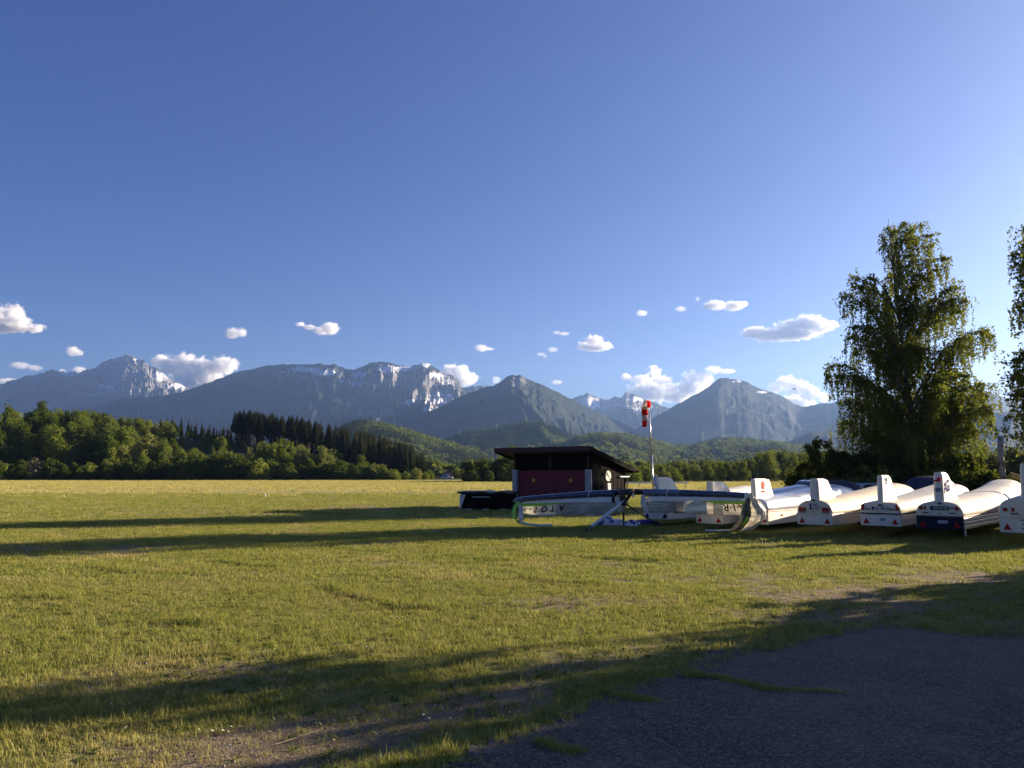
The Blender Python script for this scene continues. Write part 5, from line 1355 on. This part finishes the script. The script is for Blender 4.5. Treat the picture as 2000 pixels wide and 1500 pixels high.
# right wing
A, B = loc(1257, 955.0, 24.5), loc(1461, 962.5, 22.9)
W, P, out, dv = wing("right_wing", A, B, None, None)
l1, l2, l3, l4 = lin(.235, .165), lin(.40, .25), lin(.42, .31), lin(.76, .66)
band(W, P, out, "leading_edge", LEADG, 0, .36, lin(0, 0), l1, bulge=.09)
band(W, P, out, "leading_edge", LEADB, .36, .985, lin(0, 0), l1, bulge=.09)
band(W, P, -out, "leading_edge", LEADB, 0, .985, lin(0, 0), l1, bulge=.07)
for u in (.16, .34, .50, .66, .81):
    b = MB(); s = .042; b.add([P(u, l1(u) * .95) + out * .03, P(u + s, l1(u) * .95) + out * .03, P(u + s * .75, l1(u) * .35) + out * .090, P(u + s * .25, l1(u) * .35) + out * .090], [(0, 1, 2, 3)]); b.build("rib", RIBM, W, solid=.006)
band(W, P, out, "sail_strip", SAILW, .05, .96, l1, l2, off=.02)
band(W, P, out, "neon_strip", NEON, .56, .97, lambda u: l2(u) - .005, lambda u: l2(u) + .085 * min(1, (u - .54) / .2), off=.03)
b = MB(); b.box(tuple(P(.61, l2(.61) + .02) + out * .045), (.05, .02, .05)); b.build("neon_patch", NEON, W)
for (u0, u1, m, sd) in ((.05, .30, FILM, 5), (.30, .395, FILM_G, 6), (.395, .68, FILM_L, 7), (.68, .765, FILM_G, 8), (.765, .95, FILM_L, 9)):
    band(W, P, out, "film_panel", m, u0, u1, l2, (lambda u: l4(u) - .0) if u0 > .06 else (lambda u: l4(u) - .02), off=.012, wob=.015, n=10, seed=7)
ud = -dv.normalized()
for s, u, v, ln in (("R", .80, .46, .1), ("\u00b7", .842, .46, .1), ("I", .875, .45, .3), ("\u00b7", .908, .43, .3), ("A", .94, .41, .5)):
    wing_text(s, .29, u, v, ln, P, out, W)
b = MB(); b.tube([P(.250, -.01) + out * .02, P(.244, .06) + out * .095, P(.240, .16) + out * .095, P(.238, .27) + out * .05, P(.236, .36) + out * .05, P(.240, .44) + out * .05, P(.232, .50) + out * .045], .011, 6); b.build("tie_strap", SAILW, W)
b = MB(); b.loft([sock_ring(P(u, .085) + out * .02, dv, r, 12) for u, r in ((.975, .10), (1.0, .105), (1.02, .07))]); b.build("tip_cap", SAILW, W, smooth=True)
# crumpled tip sail hanging to the ground
def crumple(nm, m, Lc, Rc, seed, bul=.16, nu=22, nv=26):
    V = []; F = []
    def cur(C, t):
        q = t * (len(C) - 1); i = min(int(q), len(C) - 2); f = q - i; f = f * f * (3 - 2 * f) * .3 + f * .7
        return C[i].lerp(C[i + 1], f)
    for j in range(nv + 1):
        t = j / nv; a, c = cur(Lc, t), cur(Rc, t)
        for i in range(nu + 1):
            s = i / nu; p = a.lerp(c, s)
            n1 = float(fbm(np.array([s * 3.2 + t * 1.5]), np.array([t * 2.6 - s]), octv=4, seed=seed)[0])
            p = p + Vector((.03 * n1, -bul * math.sin(PI * s) * (.5 + .5 * math.sin(PI * min(1, t * 1.1))) - .14 * n1, .02 * n1))
            p.z = max(p.z, .02)
            V.append(p)
    for j in range(nv):
        for i in range(nu): F.append((j * (nu + 1) + i, j * (nu + 1) + i + 1, (j + 1) * (nu + 1) + i + 1, (j + 1) * (nu + 1) + i))
    b = MB(); b.add(V, F); return b.build(nm, m, W, smooth=True, solid=.004)
q = lambda px, py, d=22.8: loc(px, py, d)
crumple("tip_film", FILM_L, [q(1462, 963), q(1463, 985), q(1466, 1004), q(1458, 1020, 23), q(1440, 1037, 23.4)], [q(1468, 964), q(1484, 978), q(1498, 997), q(1492, 1016), q(1468, 1037, 23.2)], 31)
crumple("tip_film", film_mat("dark_smoky_film", (.20, .20, .16), .12), [q(1459, 972), q(1450, 985), q(1446, 1000), q(1446, 1015), q(1426, 1037, 23.4)], [q(1464, 972), q(1465, 988), q(1466, 1005), q(1462, 1018), q(1448, 1036, 23.3)], 37, bul=.10)
b = MB(); b.loft([[q(1456, 1008, 22.6) + Vector((0, -.12, 0)), q(1460, 1009, 22.6) + Vector((0, -.12, 0))], [q(1451, 1016, 22.6) + Vector((0, -.14, 0)), q(1457, 1018, 22.6) + Vector((0, -.14, 0))], [q(1447, 1024, 22.6) + Vector((0, -.10, 0)), q(1452, 1026, 22.6) + Vector((0, -.10, 0))]], closed=False, caps=False); b.build("neon_flap", NEON, W, solid=.006)
b = MB(); pe = [q(1445, 1036, 23.3), q(1420, 1036.5, 23.6), q(1396, 1037, 23.7), q(1377, 1037, 23.75)]
b.loft([[p + Vector((0, 0, .04)), p + Vector((0, -.05, 0)), p + Vector((0, .05, 0))] for p in pe]); b.build("tip_sail_edge", simple("pale_sail_edge", (.42, .46, .46), .5), W)
# centre: spar, keel, control frame
b = MB(); b.tube([loc(1198, 962, 24.95), loc(1230, 960.5, 24.75), loc(1262, 961, 24.5)], [.085, .10, .085], 12); b.build("spar", CARBON, GL, smooth=True)
b = MB(); b.loft([[loc(1209, 962, 24.7), loc(1221, 962, 24.7), loc(1221, 962, 24.9), loc(1209, 962, 24.9)], [loc(1212, 984, 24.7), loc(1221, 984, 24.7), loc(1221, 984, 24.9), loc(1212, 984, 24.9)]]); b.build("keel_bracket", CARBON, GL, bevel=.01)
b = MB(); b.tube([loc(1216, 986, 24.6), loc(1236, 959, 24.1)], [.05, .055], 8); b.build("keel", CARBON, GL, smooth=True)
b = MB(); b.tube([loc(1234.5, 958.5, 24.03), loc(1238, 957.5, 24.0)], .045, 8); b.build("keel_end", YEL, GL)
b = MB(); b.box(tuple(loc(1237, 967, 24.1)), (.07, .01, .14)); b.build("hang_tag", LGREY, GL)
def foot(px, py):
    p = gp(px, py); p.z = .03; return p - g0
b = MB(); pa, pc = loc(1224, 977, 24.6), foot(1152, 1033); b.loft([sock_ring(p, pc - pa, r, 12) for p, r in ((pa, .052), (pa.lerp(pc, .05), .06), (pa.lerp(pc, .97), .06), (pc, .052))]); b.build("upright", SAILW, GL, smooth=True)
b = MB(); pd = foot(1146, 1038); b.tube([pa.lerp(pc, .98), pc.lerp(pd, .6), pd], [.06, .062, .03], 10); b.build("corner_cap", BLACK, GL, smooth=True)
b = MB(); b.tube([loc(1218, 966, 24.75), foot(1218, 1029)], [.035, .03], 8); b.build("downtube", CARBON, GL, smooth=True)
b = MB(); b.tube([foot(1218, 1029), foot(1224, 1031)], [.03, .03], 8); b.build("tube_foot", BLACK, GL)
b = MB(); b.tube([loc(1222, 984, 24.7), foot(1285, 1028)], [.024, .024], 8); b.build("brace_tube", CARBON, GL, smooth=True)
b = MB(); b.tube([foot(1277, 1026), foot(1288, 1029)], [.04, .04], 8); b.build("brace_foot", BLACK, GL)
b = MB(); b.tube([loc(1216, 998, 24.75), loc(1217, 984, 24.7), loc(1219, 992, 24.65), loc(1222, 990, 24.6), loc(1217, 1000, 24.7)], .02, 6); b.build("fittings", ALU, GL)
b = MB(); V1 = [loc(1200, 965, 25.0), loc(1212, 965, 25.0), loc(1215, 990, 24.95), loc(1213, 1000, 24.95), loc(1208, 1000, 24.95), loc(1203, 988, 25.0)]
b.loft([V1, [v + Vector((0, .08, 0)) for v in V1]]); b.build("root_fairing", SAILW, GL, bevel=.02)
b = MB(); V1 = [loc(1253, 966, 24.4), loc(1261, 966, 24.4), loc(1264, 992, 24.35), loc(1256, 994, 24.35), loc(1251, 985, 24.4)]
b.loft([V1, [v + Vector((0, .08, 0)) for v in V1]]); b.build("root_fairing", LGREY, GL, bevel=.02)
b = MB(); b.tube([loc(1209, 1000, 24.9), foot(1210, 1022)], .006, 5); b.build("line", SAILW, GL)
# ------------------------------------------------------------------ cloth bags on the grass
def bag_mat(name, a, c, sc):
    t = NT(name); o = t.obj(); f = t.noise(o, sc, 2, .5, dist=.8)
    return t.done(t.pbsdf(t.mix(t.rng(f, .40, .44), a, c), .6, 0, t.bump(t.noise(o, 9, 4), .5, .05)))
BAGM = bag_mat("white_and_blue_cloth", (.03, .04, .34), (.66, .66, .74), 2.6); BLUEC = simple("blue_cloth", (.025, .03, .26), .7, var=.2)
def bag(name, label, px, py, lx, ly, lz, seed, m, rot=0.0):
    p = gp(px, py); o = thing(name, label, "bag", (p.x, p.y, 0), rot)
    nu, nv = 30, 14; V = []; F = []
    for j in range(nv + 1):
        th = PI * .5 * j / nv
        for i in range(nu):
            a = 2 * PI * i / nu; dx, dy, dz = math.cos(a) * math.cos(th), math.sin(a) * math.cos(th), math.sin(th)
            n1 = float(fbm(np.array([dx * 2.6 + seed]), np.array([dy * 2.6]), np.array([dz * 2.6]), octv=4, seed=seed)[0]); n2 = float(fbm(np.array([dx * 3 + seed]), np.array([dy * 2]), octv=2, seed=seed + 3, ridged=True)[0])
            r = 1 + .55 * n1; V.append((dx * lx * r, dy * ly * r, max(0, dz * lz * (1 + .5 * n2 + .3 * n1)) - .01))
    for j in range(nv):
        for i in range(nu): F.append((j * nu + i, j * nu + (i + 1) % nu, (j + 1) * nu + (i + 1) % nu, (j + 1) * nu + i))
    b = MB(); b.add(V, F); b.build("cloth", m, o, smooth=True)
    return o
o = bag("cloth_bag", "crumpled white and blue cloth bag on the grass left of the control frame's black post", 1191, 1025, .52, .30, .22, 3, BAGM, .1)
b = MB(); b.tube([(-.05, -.2, .20), (0, -.1, .25), (.05, 0, .27)], .02, 5); b.build("strap", INK, o)
o = bag("cloth_bag", "crumpled white and blue cloth bag on the grass right of the control frame's black post", 1233, 1027, .34, .26, .17, 8, BAGM, .4)
b = MB(); b.tube([(-.12, -.2, .12), (-.1, -.1, .18), (-.05, 0, .2)], .02, 5); b.build("strap", INK, o)
bag("cloth_bag", "limp dark blue cloth bag spread behind the right-hand white bag", 1262, 1024, .50, .24, .13, 12, BLUEC, -.1)
# ------------------------------------------------------------------ parked cars behind the trailers
def car(label, px, d, rot, paint, h=1.46, L=4.2, W=1.75):
    o = thing("parked_car", label, "car", (px_x(px, d), d, 0), rot)
    pr = [(-L / 2, .38), (-L / 2, .78), (-L * .46, .92), (-L * .40, .95), (L * .18, .95), (L * .44, .82), (L / 2, .66), (L / 2, .36)]
    b = MB(); b.loft([[(x, y, z) for x, z in pr] for y in (-W / 2, W / 2)]); b.build("body", paint, o, bevel=.06)
    cab = [(-L * .46, .93), (-L * .38, h - .05), (-L * .30, h), (L * .02, h), (L * .08, h - .04), (L * .24, .93)]
    b = MB(); b.loft([[(x, y * (1 - .16 * (z - .93) / (h - .93)), z) for x, z in cab] for y in (-W / 2 + .05, W / 2 - .05)]); cb = b.build("cabin", paint, o, bevel=.04)
    GLS = simple("tinted_glass", (.015, .02, .03), .06, spec=.6)
    for s in (-1, 1):
        for x0, x1 in ((-L * .37, -L * .20), (-L * .185, -L * .02), (-L * .005, L * .16)):
            yb, yt = s * (W / 2 - .045), s * (W / 2 - .05 - .10)
            xt0 = max(x0, -L * .34); xt1 = min(x1, L * .06)
            b = MB(); b.add([(x0, yb, .98), (x1, yb, .98), (xt1, yt, h - .10), (xt0, yt, h - .10)], [(0, 1, 2, 3)]); b.build("side_window", GLS, cb, solid=.012)
        b = MB(); b.tube([(-L * .34, s * (W / 2 - .17), h + .03), (-L * .30, s * (W / 2 - .17), h + .06), (0, s * (W / 2 - .17), h + .06), (L * .04, s * (W / 2 - .17), h + .02)], .018, 6); b.build("roof_rail", BLACK, o)
    b = MB(); b.add([(L * .245, -W / 2 + .12, .96), (L * .245, W / 2 - .12, .96), (L * .10, W / 2 - .22, h - .07), (L * .10, -W / 2 + .22, h - .07)], [(0, 1, 2, 3)]); b.build("windscreen", GLS, cb, solid=.012)
    b = MB(); b.add([(-L * .462, -W / 2 + .12, .98), (-L * .462, W / 2 - .12, .98), (-L * .395, W / 2 - .22, h - .09), (-L * .395, -W / 2 + .22, h - .09)], [(0, 1, 2, 3)]); b.build("rear_window", GLS, cb, solid=.012)
    for x in (-L * .30, L * .31):
        for s in (-1, 1):
            b = MB(); yy = s * (W / 2 - .09); b.loft([[(x + r * math.cos(2 * PI * k / 18), yy + q, .31 + r * math.sin(2 * PI * k / 18)) for k in range(18)] for q, r in ((-.1, .27), (-.1, .31), (.1, .31), (.1, .27))]); w = b.build("wheel", BLACK, o)
            b = MB(); b.loft([[(x + r * math.cos(2 * PI * k / 18), yy + s * q, .31 + r * math.sin(2 * PI * k / 18)) for k in range(18)] for q, r in ((.101, .2), (.108, .12), (.09, .05))]); b.build("rim", ALU, w)
    return o
car("dark blue car with roof rails showing above the cream trailer", 1632, 37.5, R(8), simple("dark_blue_car_paint", (.012, .016, .035), .2, coat=.6), h=1.47)
car("silver car half hidden by the cream trailer, right of the dark blue car", 1712, 41.0, R(14), simple("silver_car_paint", (.5, .52, .55), .25, .4, coat=.5), h=1.30, L=4.0)
# covered dome
dm = thing("covered_dome", "dark blue dome-shaped tarpaulin cover behind the lettered tail fin", "cover", (px_x(1815, 37), 37.0, 0), .2)
V = []; F = []; nu, nv = 28, 10
for j in range(nv + 1):
    th = PI * .5 * j / nv
    for i in range(nu):
        a = 2 * PI * i / nu; f = 1 + .03 * math.cos(a * 7); V.append((1.55 * math.cos(a) * math.cos(th) ** .6 * f, 1.0 * math.sin(a) * math.cos(th) ** .6 * f, 1.66 * math.sin(th) ** .9))
for j in range(nv):
    for i in range(nu): F.append((j * nu + i, j * nu + (i + 1) % nu, (j + 1) * nu + (i + 1) % nu, (j + 1) * nu + i))
b = MB(); b.add(V, F); b.build("tarpaulin", simple("dark_blue_tarpaulin", (.018, .024, .055), .6, var=.2, bump=.3), dm, smooth=True)
b = MB(); b.tube([(1.58 * math.cos(2 * PI * k / 28), 1.02 * math.sin(2 * PI * k / 28), .05) for k in range(29)], .025, 5); b.build("hem_rope", BLACK, dm)
# poles leaning at the right edge
pl = thing("wooden_poles", "two pale wooden poles sticking up above the rightmost trailer", "poles", (px_x(1984, 25.5), 25.5, 0))
for dz in (0, .09):
    b = MB(); p0, p1 = at(1974, 923.5, 25.5), at(2012, 938, 25.5); o_ = Vector((px_x(1984, 25.5), 25.5, 0)); b.tube([p0 - o_ - Vector((0, 0, dz)), p1 - o_ - Vector((0, 0, dz))], .03, 8); b.build("pole", simple("pale_wood", (.30, .19, .10), .8), pl)
b = MB(); b.box((.5, .1, .72), (.12, .12, 1.46)); b.build("rest_post", DARKWOOD, pl)
# ------------------------------------------------------------------ small things far off
hs_ = thing("house", "little far house with a pale wall and reddish gable between the trees", "house", (px_x(876, 300), 300, float(terrain(px_x(876, 300), 300))), R(20))
b = MB(); b.box((0, 0, 1.1), (2.6, 3.0, 2.2)); b.build("wall", SIGNW, hs_)
b = MB(); b.loft([[(-1.6, y, 2.1), (1.6, y, 2.1), (0, y, 3.2)] for y in (-1.8, 1.8)]); b.build("roof", simple("red_roof_tiles", (.22, .07, .05), .8), hs_)
b = MB(); b.box((-.4, -1.52, 1.2), (.7, .06, .8)); b.build("window", simple("dark_pane", (.02, .02, .03), .2), hs_)
b = MB(); b.box((.7, -1.52, .9), (.7, .06, 1.8)); b.build("door", REDP, hs_)
car("white car with a red patch in front of the far little house", 873, 268, R(0), simple("white_car_paint", (.8, .78, .75), .3), h=1.5)
gr = thing("guard_rail", "white guard rail on the bank beyond the hut", "guard rail", (px_x(1215, 100), 100, 0))
b = MB(); b.box((4.2, 0, .66), (8.6, .06, .22)); b.build("rail", SIGNW, gr)
for k in range(5):
    b = MB(); b.box((.2 + k * 2.0, .06, .32), (.10, .06, .70)); b.build("post", GALV, gr)
mk = gp(518, 971); m_ = thing("field_marker", "small white marker post standing in the mown field", "marker", (mk.x, mk.y, 0))
b = MB(); b.loft([[(-.035 * s, -.03, z), (.035 * s, -.03, z), (.035 * s, .03, z), (-.035 * s, .03, z)] for z, s in ((-.05, 1), (.22, .9), (.26, .5))]); b.build("post", SIGNW, m_)
for (px, pt, pb, lab) in ((970, 827, 846, "power pylon on the crest of the wooded hill, right of the other one"), (897, 841, 858, "smaller power pylon low on the left slope of the wooded hill")):
    d = 2240.0; p = at(px, pb, d); h = (pb - pt) / FPX * d
    o = thing("power_pylon", lab, "pylon", p)
    b = MB()
    for sx_ in (-1, 1):
        for sy in (-1, 1): b.tube([(sx_ * 1.5, sy * 1.5, -4), (sx_ * .45, sy * .45, h * .6), (0, 0, h)], .16, 4)
    b.build("lattice_mast", GALV, o)
    for z, w in ((.55, 3.4), (.72, 4.4), (.88, 2.8)):
        b = MB(); b.tube([(-w, 0, h * z), (w, 0, h * z)], .17, 4); b.tube([(-w, 0, h * z), (0, 0, h * (z + .07)), (w, 0, h * z)], .12, 4); b.build("crossarm", GALV, o)
bp = at(1551, 760, 70); o = thing("bird", "small dark bird flying in front of the white cloud left of the tall birch", "bird", bp, .4)
b = MB(); b.loft([sock_ring((x, 0, 0), (1, 0, 0), r, 8) for x, r in ((-.16, .008), (-.08, .03), (.02, .04), (.10, .03), (.15, .006))]); b.build("body", INK, o)
for s in (-1, 1):
    b = MB(); b.add([(-.05, s * .02, .01), (.06, s * .02, .01), (.05, s * .16, .07), (-.03, s * .30, .05), (-.06, s * .15, .06)], [(0, 1, 2, 3, 4)]); b.build("wing", INK, o, solid=.006)
st = gp(585, 1450); o = thing("dry_stalk", "dry forked stalk lying on the brown patch in the foreground", "stalk", (st.x, st.y, .02), .5)
b = MB(); b.tube([(-.16, -.02, .0), (0, .01, .012), (.17, .05, .03)], [.004, .004, .002], 5); b.tube([(-.02, .01, .01), (.10, -.03, .03)], [.003, .002], 5); b.build("stem", simple("straw", (.42, .34, .20), .8), o)
# ------------------------------------------------------------------ trees out of the frame whose shade lies over the asphalt
SX, SY = math.sin(SUN_AZ), math.cos(SUN_AZ)
def shade(bx, by, t, hk, v, wk=1.0, lab="leafy bush beside the asphalt, out of the photo, shading the foreground"):
    h = t * math.tan(SUN_EL) * hk
    o = plant("bush", lab, "bush", "bushes shading the asphalt", v, bx + SX * t, by + SY * t, h / 5, (bx * 7.3) % 6.28)
    o.scale = (h / 5 * wk, h / 5 * wk, h / 5)
for k, (x_, y_) in enumerate([(9.6, 12.6), (7.2, 11.3), (5.2, 9.8), (3.5, 8.5), (2.2, 7.2), (1.2, 6.0), (.15, 4.8), (-.7, 3.5), (-1.5, 2.0), (1.4, 5.3), (.4, 4.1), (-.7, 4.6), (-1.5, 3.4)]):
    shade(x_, y_, 13.5 + (k % 3), 1.0, BUSH[k % 4], 1.15)
    shade(x_ + 1.6, y_ - 1.7, 18 + (k % 2), .98, BUSH[(k + 1) % 4], 1.0)
    shade(x_ + 3.4, y_ - 3.2, 16, .9, BUSH[(k + 2) % 4], 1.1)
STRIP = broad_variant(61, 6, 1.3, 64, .26, DARKB, 5, .80)
for cx_, cy_, t_ in ((-1.6, 6.0, 19.0), (-3.4, 5.75, 21.0), (-5.0, 5.5, 22.5), (-.2, 6.1, 18.0)):
    h_ = t_ * math.tan(SUN_EL) + .7
    plant("broadleaf_tree", "slender round-topped tree beside the asphalt, out of the photo", "tree", "slender trees beside the asphalt", STRIP, cx_ + SX * t_, cy_ + SY * t_, h_ / 6, cx_)
# ================================================================== clouds: far beyond the mountains and above the hazy layer
CD = 13500.0
PXM = CD / FPX
def cloud_mat(name, dens, scale, puffs):
    """vapour: thick inside the puffs, torn and thinning out towards their edges"""
    t = NT(name); o = t.obj()
    wv = t.n("TexNoise"); wv.inputs['Scale'].default_value = .9 / scale; wv.inputs['Detail'].default_value = 2; t.l(o, wv.inputs['Vector'])
    sub_ = t.n("VectorMath", operation='MULTIPLY_ADD'); t.l(wv.outputs['Color'], sub_.inputs[0]); sub_.inputs[1].default_value = (scale * .8,) * 3
    ad = t.n("VectorMath", operation='SUBTRACT'); t.l(o, ad.inputs[0]); ad.inputs[1].default_value = (scale * .4,) * 3; t.l(ad.outputs[0], sub_.inputs[2])
    d = None
    for (c, r) in puffs:
        m = t.map(sub_.outputs[0], (1 / r[0], 1 / r[1], 1 / r[2]), loc=(-c[0] / r[0], -c[1] / r[1], -c[2] / r[2]))
        ln = t.n("VectorMath", operation='LENGTH'); t.l(m, ln.inputs[0])
        d = ln.outputs['Value'] if d is None else t.math('SMOOTH_MIN', d, ln.outputs['Value'])
        if d.node.type == 'MATH': d.node.inputs[2].default_value = .18
    f = t.noise(o, 1.6 / scale, 8, .62)
    e = t.math('ADD', d, t.math('MULTIPLY', t.math('SUBTRACT', f, .5), -2.1))
    pv = t.n("VolumePrincipled"); pv.inputs['Color'].default_value = (.97, .97, .975, 1); pv.inputs['Anisotropy'].default_value = .2
    t.l(t.rng(e, 1.02, .62, 0.0, dens), pv.inputs['Density'])
    t.l(pv.outputs[0], t.out.inputs['Volume'])
    t.m.cycles.volume_step_rate = .5
    return t.m
def cloud(label, puffs, dens=.012, seed=1, vox=None, rough=.30):
    """puffs: (px, py, rx, ry) in photograph units round the cloud's middle"""
    c0 = at(sum(p[0] for p in puffs) / len(puffs), sum(p[1] for p in puffs) / len(puffs), CD)
    rng = np.random.default_rng(seed)
    b = MB(); rmin = sum(min(p[2], p[3]) for p in puffs) / len(puffs) * PXM; pl = []
    for (px, py, rx, ry) in puffs:
        c = at(px, py, CD) - c0; c.y += float(rng.uniform(-.5, .5)) * rx * PXM
        pl.append((tuple(c), (rx * PXM, rx * PXM * .8, ry * PXM)))
        n, m = 12, 8; V = []; F = []; G = 1.38
        for j in range(m + 1):
            th = PI * j / m - PI / 2
            for i in range(n):
                a = 2 * PI * i / n
                V.append(c + Vector((math.cos(a) * math.cos(th) * rx, math.sin(a) * math.cos(th) * rx * .8, math.sin(th) * ry)) * PXM * G)
        for j in range(m):
            for i in range(n): F.append((j * n + i, j * n + (i + 1) % n, (j + 1) * n + (i + 1) % n, (j + 1) * n + i))
        b.add(V, F)
    me = bpy.data.meshes.new("cloud"); me.from_pydata([tuple(v) for v in b.v], [], b.f)
    tmp = bpy.data.objects.new("cloud_tmp", me); COL.objects.link(tmp)
    md = tmp.modifiers.new("r", 'REMESH'); md.mode = 'VOXEL'; md.voxel_size = max(min(min(p[2], p[3]) for p in puffs) * PXM / 3.0, 12.0)
    bpy.context.view_layer.update()
    out = bpy.data.meshes.new_from_object(tmp.evaluated_get(bpy.context.evaluated_depsgraph_get()))
    bpy.data.objects.remove(tmp)
    out.name = "cloud"; out.materials.clear()
    o = link("cloud", out, None, cloud_mat("cloud_vapour", dens * 1.5, rmin, pl)); o.location = c0
    tag(o, label, "cloud")
cloud("wedge-shaped white cloud cut off by the left edge of the photo", [(-10, 625, 32, 30), (18, 618, 24, 26), (42, 630, 22, 16), (64, 640, 20, 9), (30, 640, 40, 9)], .011, 1)
cloud("small round white cloud left of the highest left peak", [(145, 686, 13, 10), (155, 690, 9, 6), (136, 687, 9, 7)], .010, 2)
cloud("flat dim cloud low over the left ridge", [(45, 715, 20, 7), (70, 719, 15, 6)], .004, 3)
cloud("dim cloud bank on the skyline at the left edge of the photo", [(10, 744, 26, 7), (-20, 744, 26, 8)], .005, 4)
cloud("little white cloud peeping over the ridge left of the highest left peak", [(152, 722, 14, 7), (120, 724, 8, 4)], .008, 5)
cloud("big lumpy white cloud between the left peak and the long massif", [(310, 706, 18, 12), (335, 715, 28, 20), (365, 712, 26, 22), (395, 718, 30, 22), (425, 715, 26, 20), (448, 710, 18, 14), (385, 738, 55, 20)], .012, 6)
cloud("small ragged cloud high over the long massif", [(455, 650, 16, 11), (470, 648, 12, 9), (446, 655, 9, 6)], .008, 7)
cloud("white cloud with a thin tail pointing left", [(645, 642, 19, 13), (625, 645, 16, 8), (605, 640, 14, 5), (586, 633, 11, 4)], .011, 8)
cloud("small white cloud over the saddle in the middle", [(940, 679, 14, 7), (955, 682, 10, 3)], .008, 9)
cloud("white cloud behind the jagged right end of the massif", [(880, 722, 20, 11), (898, 728, 22, 16), (918, 738, 18, 12), (900, 745, 26, 12)], .011, 10)
cloud("tiny cloud left of the pointed middle mountain", [(969, 742, 9, 8)], .006, 11)
cloud("rounded white cloud in the middle of the sky right of the pointed mountain", [(1160, 668, 20, 13), (1143, 674, 16, 9), (1180, 676, 16, 9), (1160, 681, 30, 6)], .012, 12)
cloud("thin wisp above the rounded white cloud", [(1088, 649, 9, 4), (1102, 651, 12, 4)], .004, 13)
cloud("pair of faint wisps left of the rounded white cloud", [(1080, 682, 12, 6), (1057, 692, 10, 4), (1065, 696, 6, 3)], .0035, 14)
cloud("tiny cloud over the windsock", [(1254, 611, 12, 6)], .008, 15)
cloud("faint small wisp left of the fluffy upper cloud", [(1330, 603, 12, 6), (1363, 584, 5, 5)], .0035, 16)
cloud("fluffy two-part cloud above the long bright cloud", [(1400, 594, 22, 9), (1430, 599, 20, 10), (1450, 594, 12, 7), (1385, 599, 12, 5)], .010, 17)
cloud("long bright flat-bottomed cloud left of the tall birch", [(1475, 650, 28, 11), (1510, 652, 40, 13), (1540, 640, 28, 14), (1575, 634, 34, 16), (1605, 636, 28, 13), (1540, 654, 60, 9), (1625, 633, 14, 9)], .012, 18)
cloud("towering ragged cloud behind the windsock", [(1225, 738, 14, 8), (1255, 740, 22, 10), (1277, 728, 14, 16), (1293, 748, 22, 16), (1305, 764, 22, 16), (1270, 765, 45, 22)], .009, 19)
cloud("puffy cloud rising behind the left slope of the right mountain", [(1350, 738, 18, 14), (1372, 744, 22, 16), (1345, 760, 30, 18), (1325, 775, 30, 12)], .010, 20)
cloud("small flat cloud just above the summit of the right mountain", [(1395, 722, 18, 8), (1420, 725, 18, 5)], .008, 21)
cloud("piled white cloud behind the right slope of the right mountain", [(1535, 748, 20, 14), (1552, 758, 24, 18), (1575, 768, 24, 18), (1515, 758, 16, 10), (1610, 776, 14, 9), (1560, 785, 40, 14)], .012, 22)
cloud("tiny pale cloud right of the pointed mountain", [(1088, 746, 12, 5)], .004, 23)
# ------------------------------------------------------------------ haze
HX, HY0, HY1, HZ = 9500.0, -900.0, 9800.0, 1330.0
hz = MB(); hz.box((0, (HY0 + HY1) / 2, (HZ - 14.0) / 2), (2 * HX, HY1 - HY0, HZ + 14.0))
t = NT("hazy_air")
pv = t.n("VolumePrincipled")
pv.inputs['Color'].default_value = (0.31, 0.52, 1.0, 1)
pv.inputs['Density'].default_value = 0.000054
pv.inputs['Anisotropy'].default_value = 0.4
t.l(pv.outputs[0], t.out.inputs['Volume'])
tag(hz.build("haze", t.m), kind='stuff')
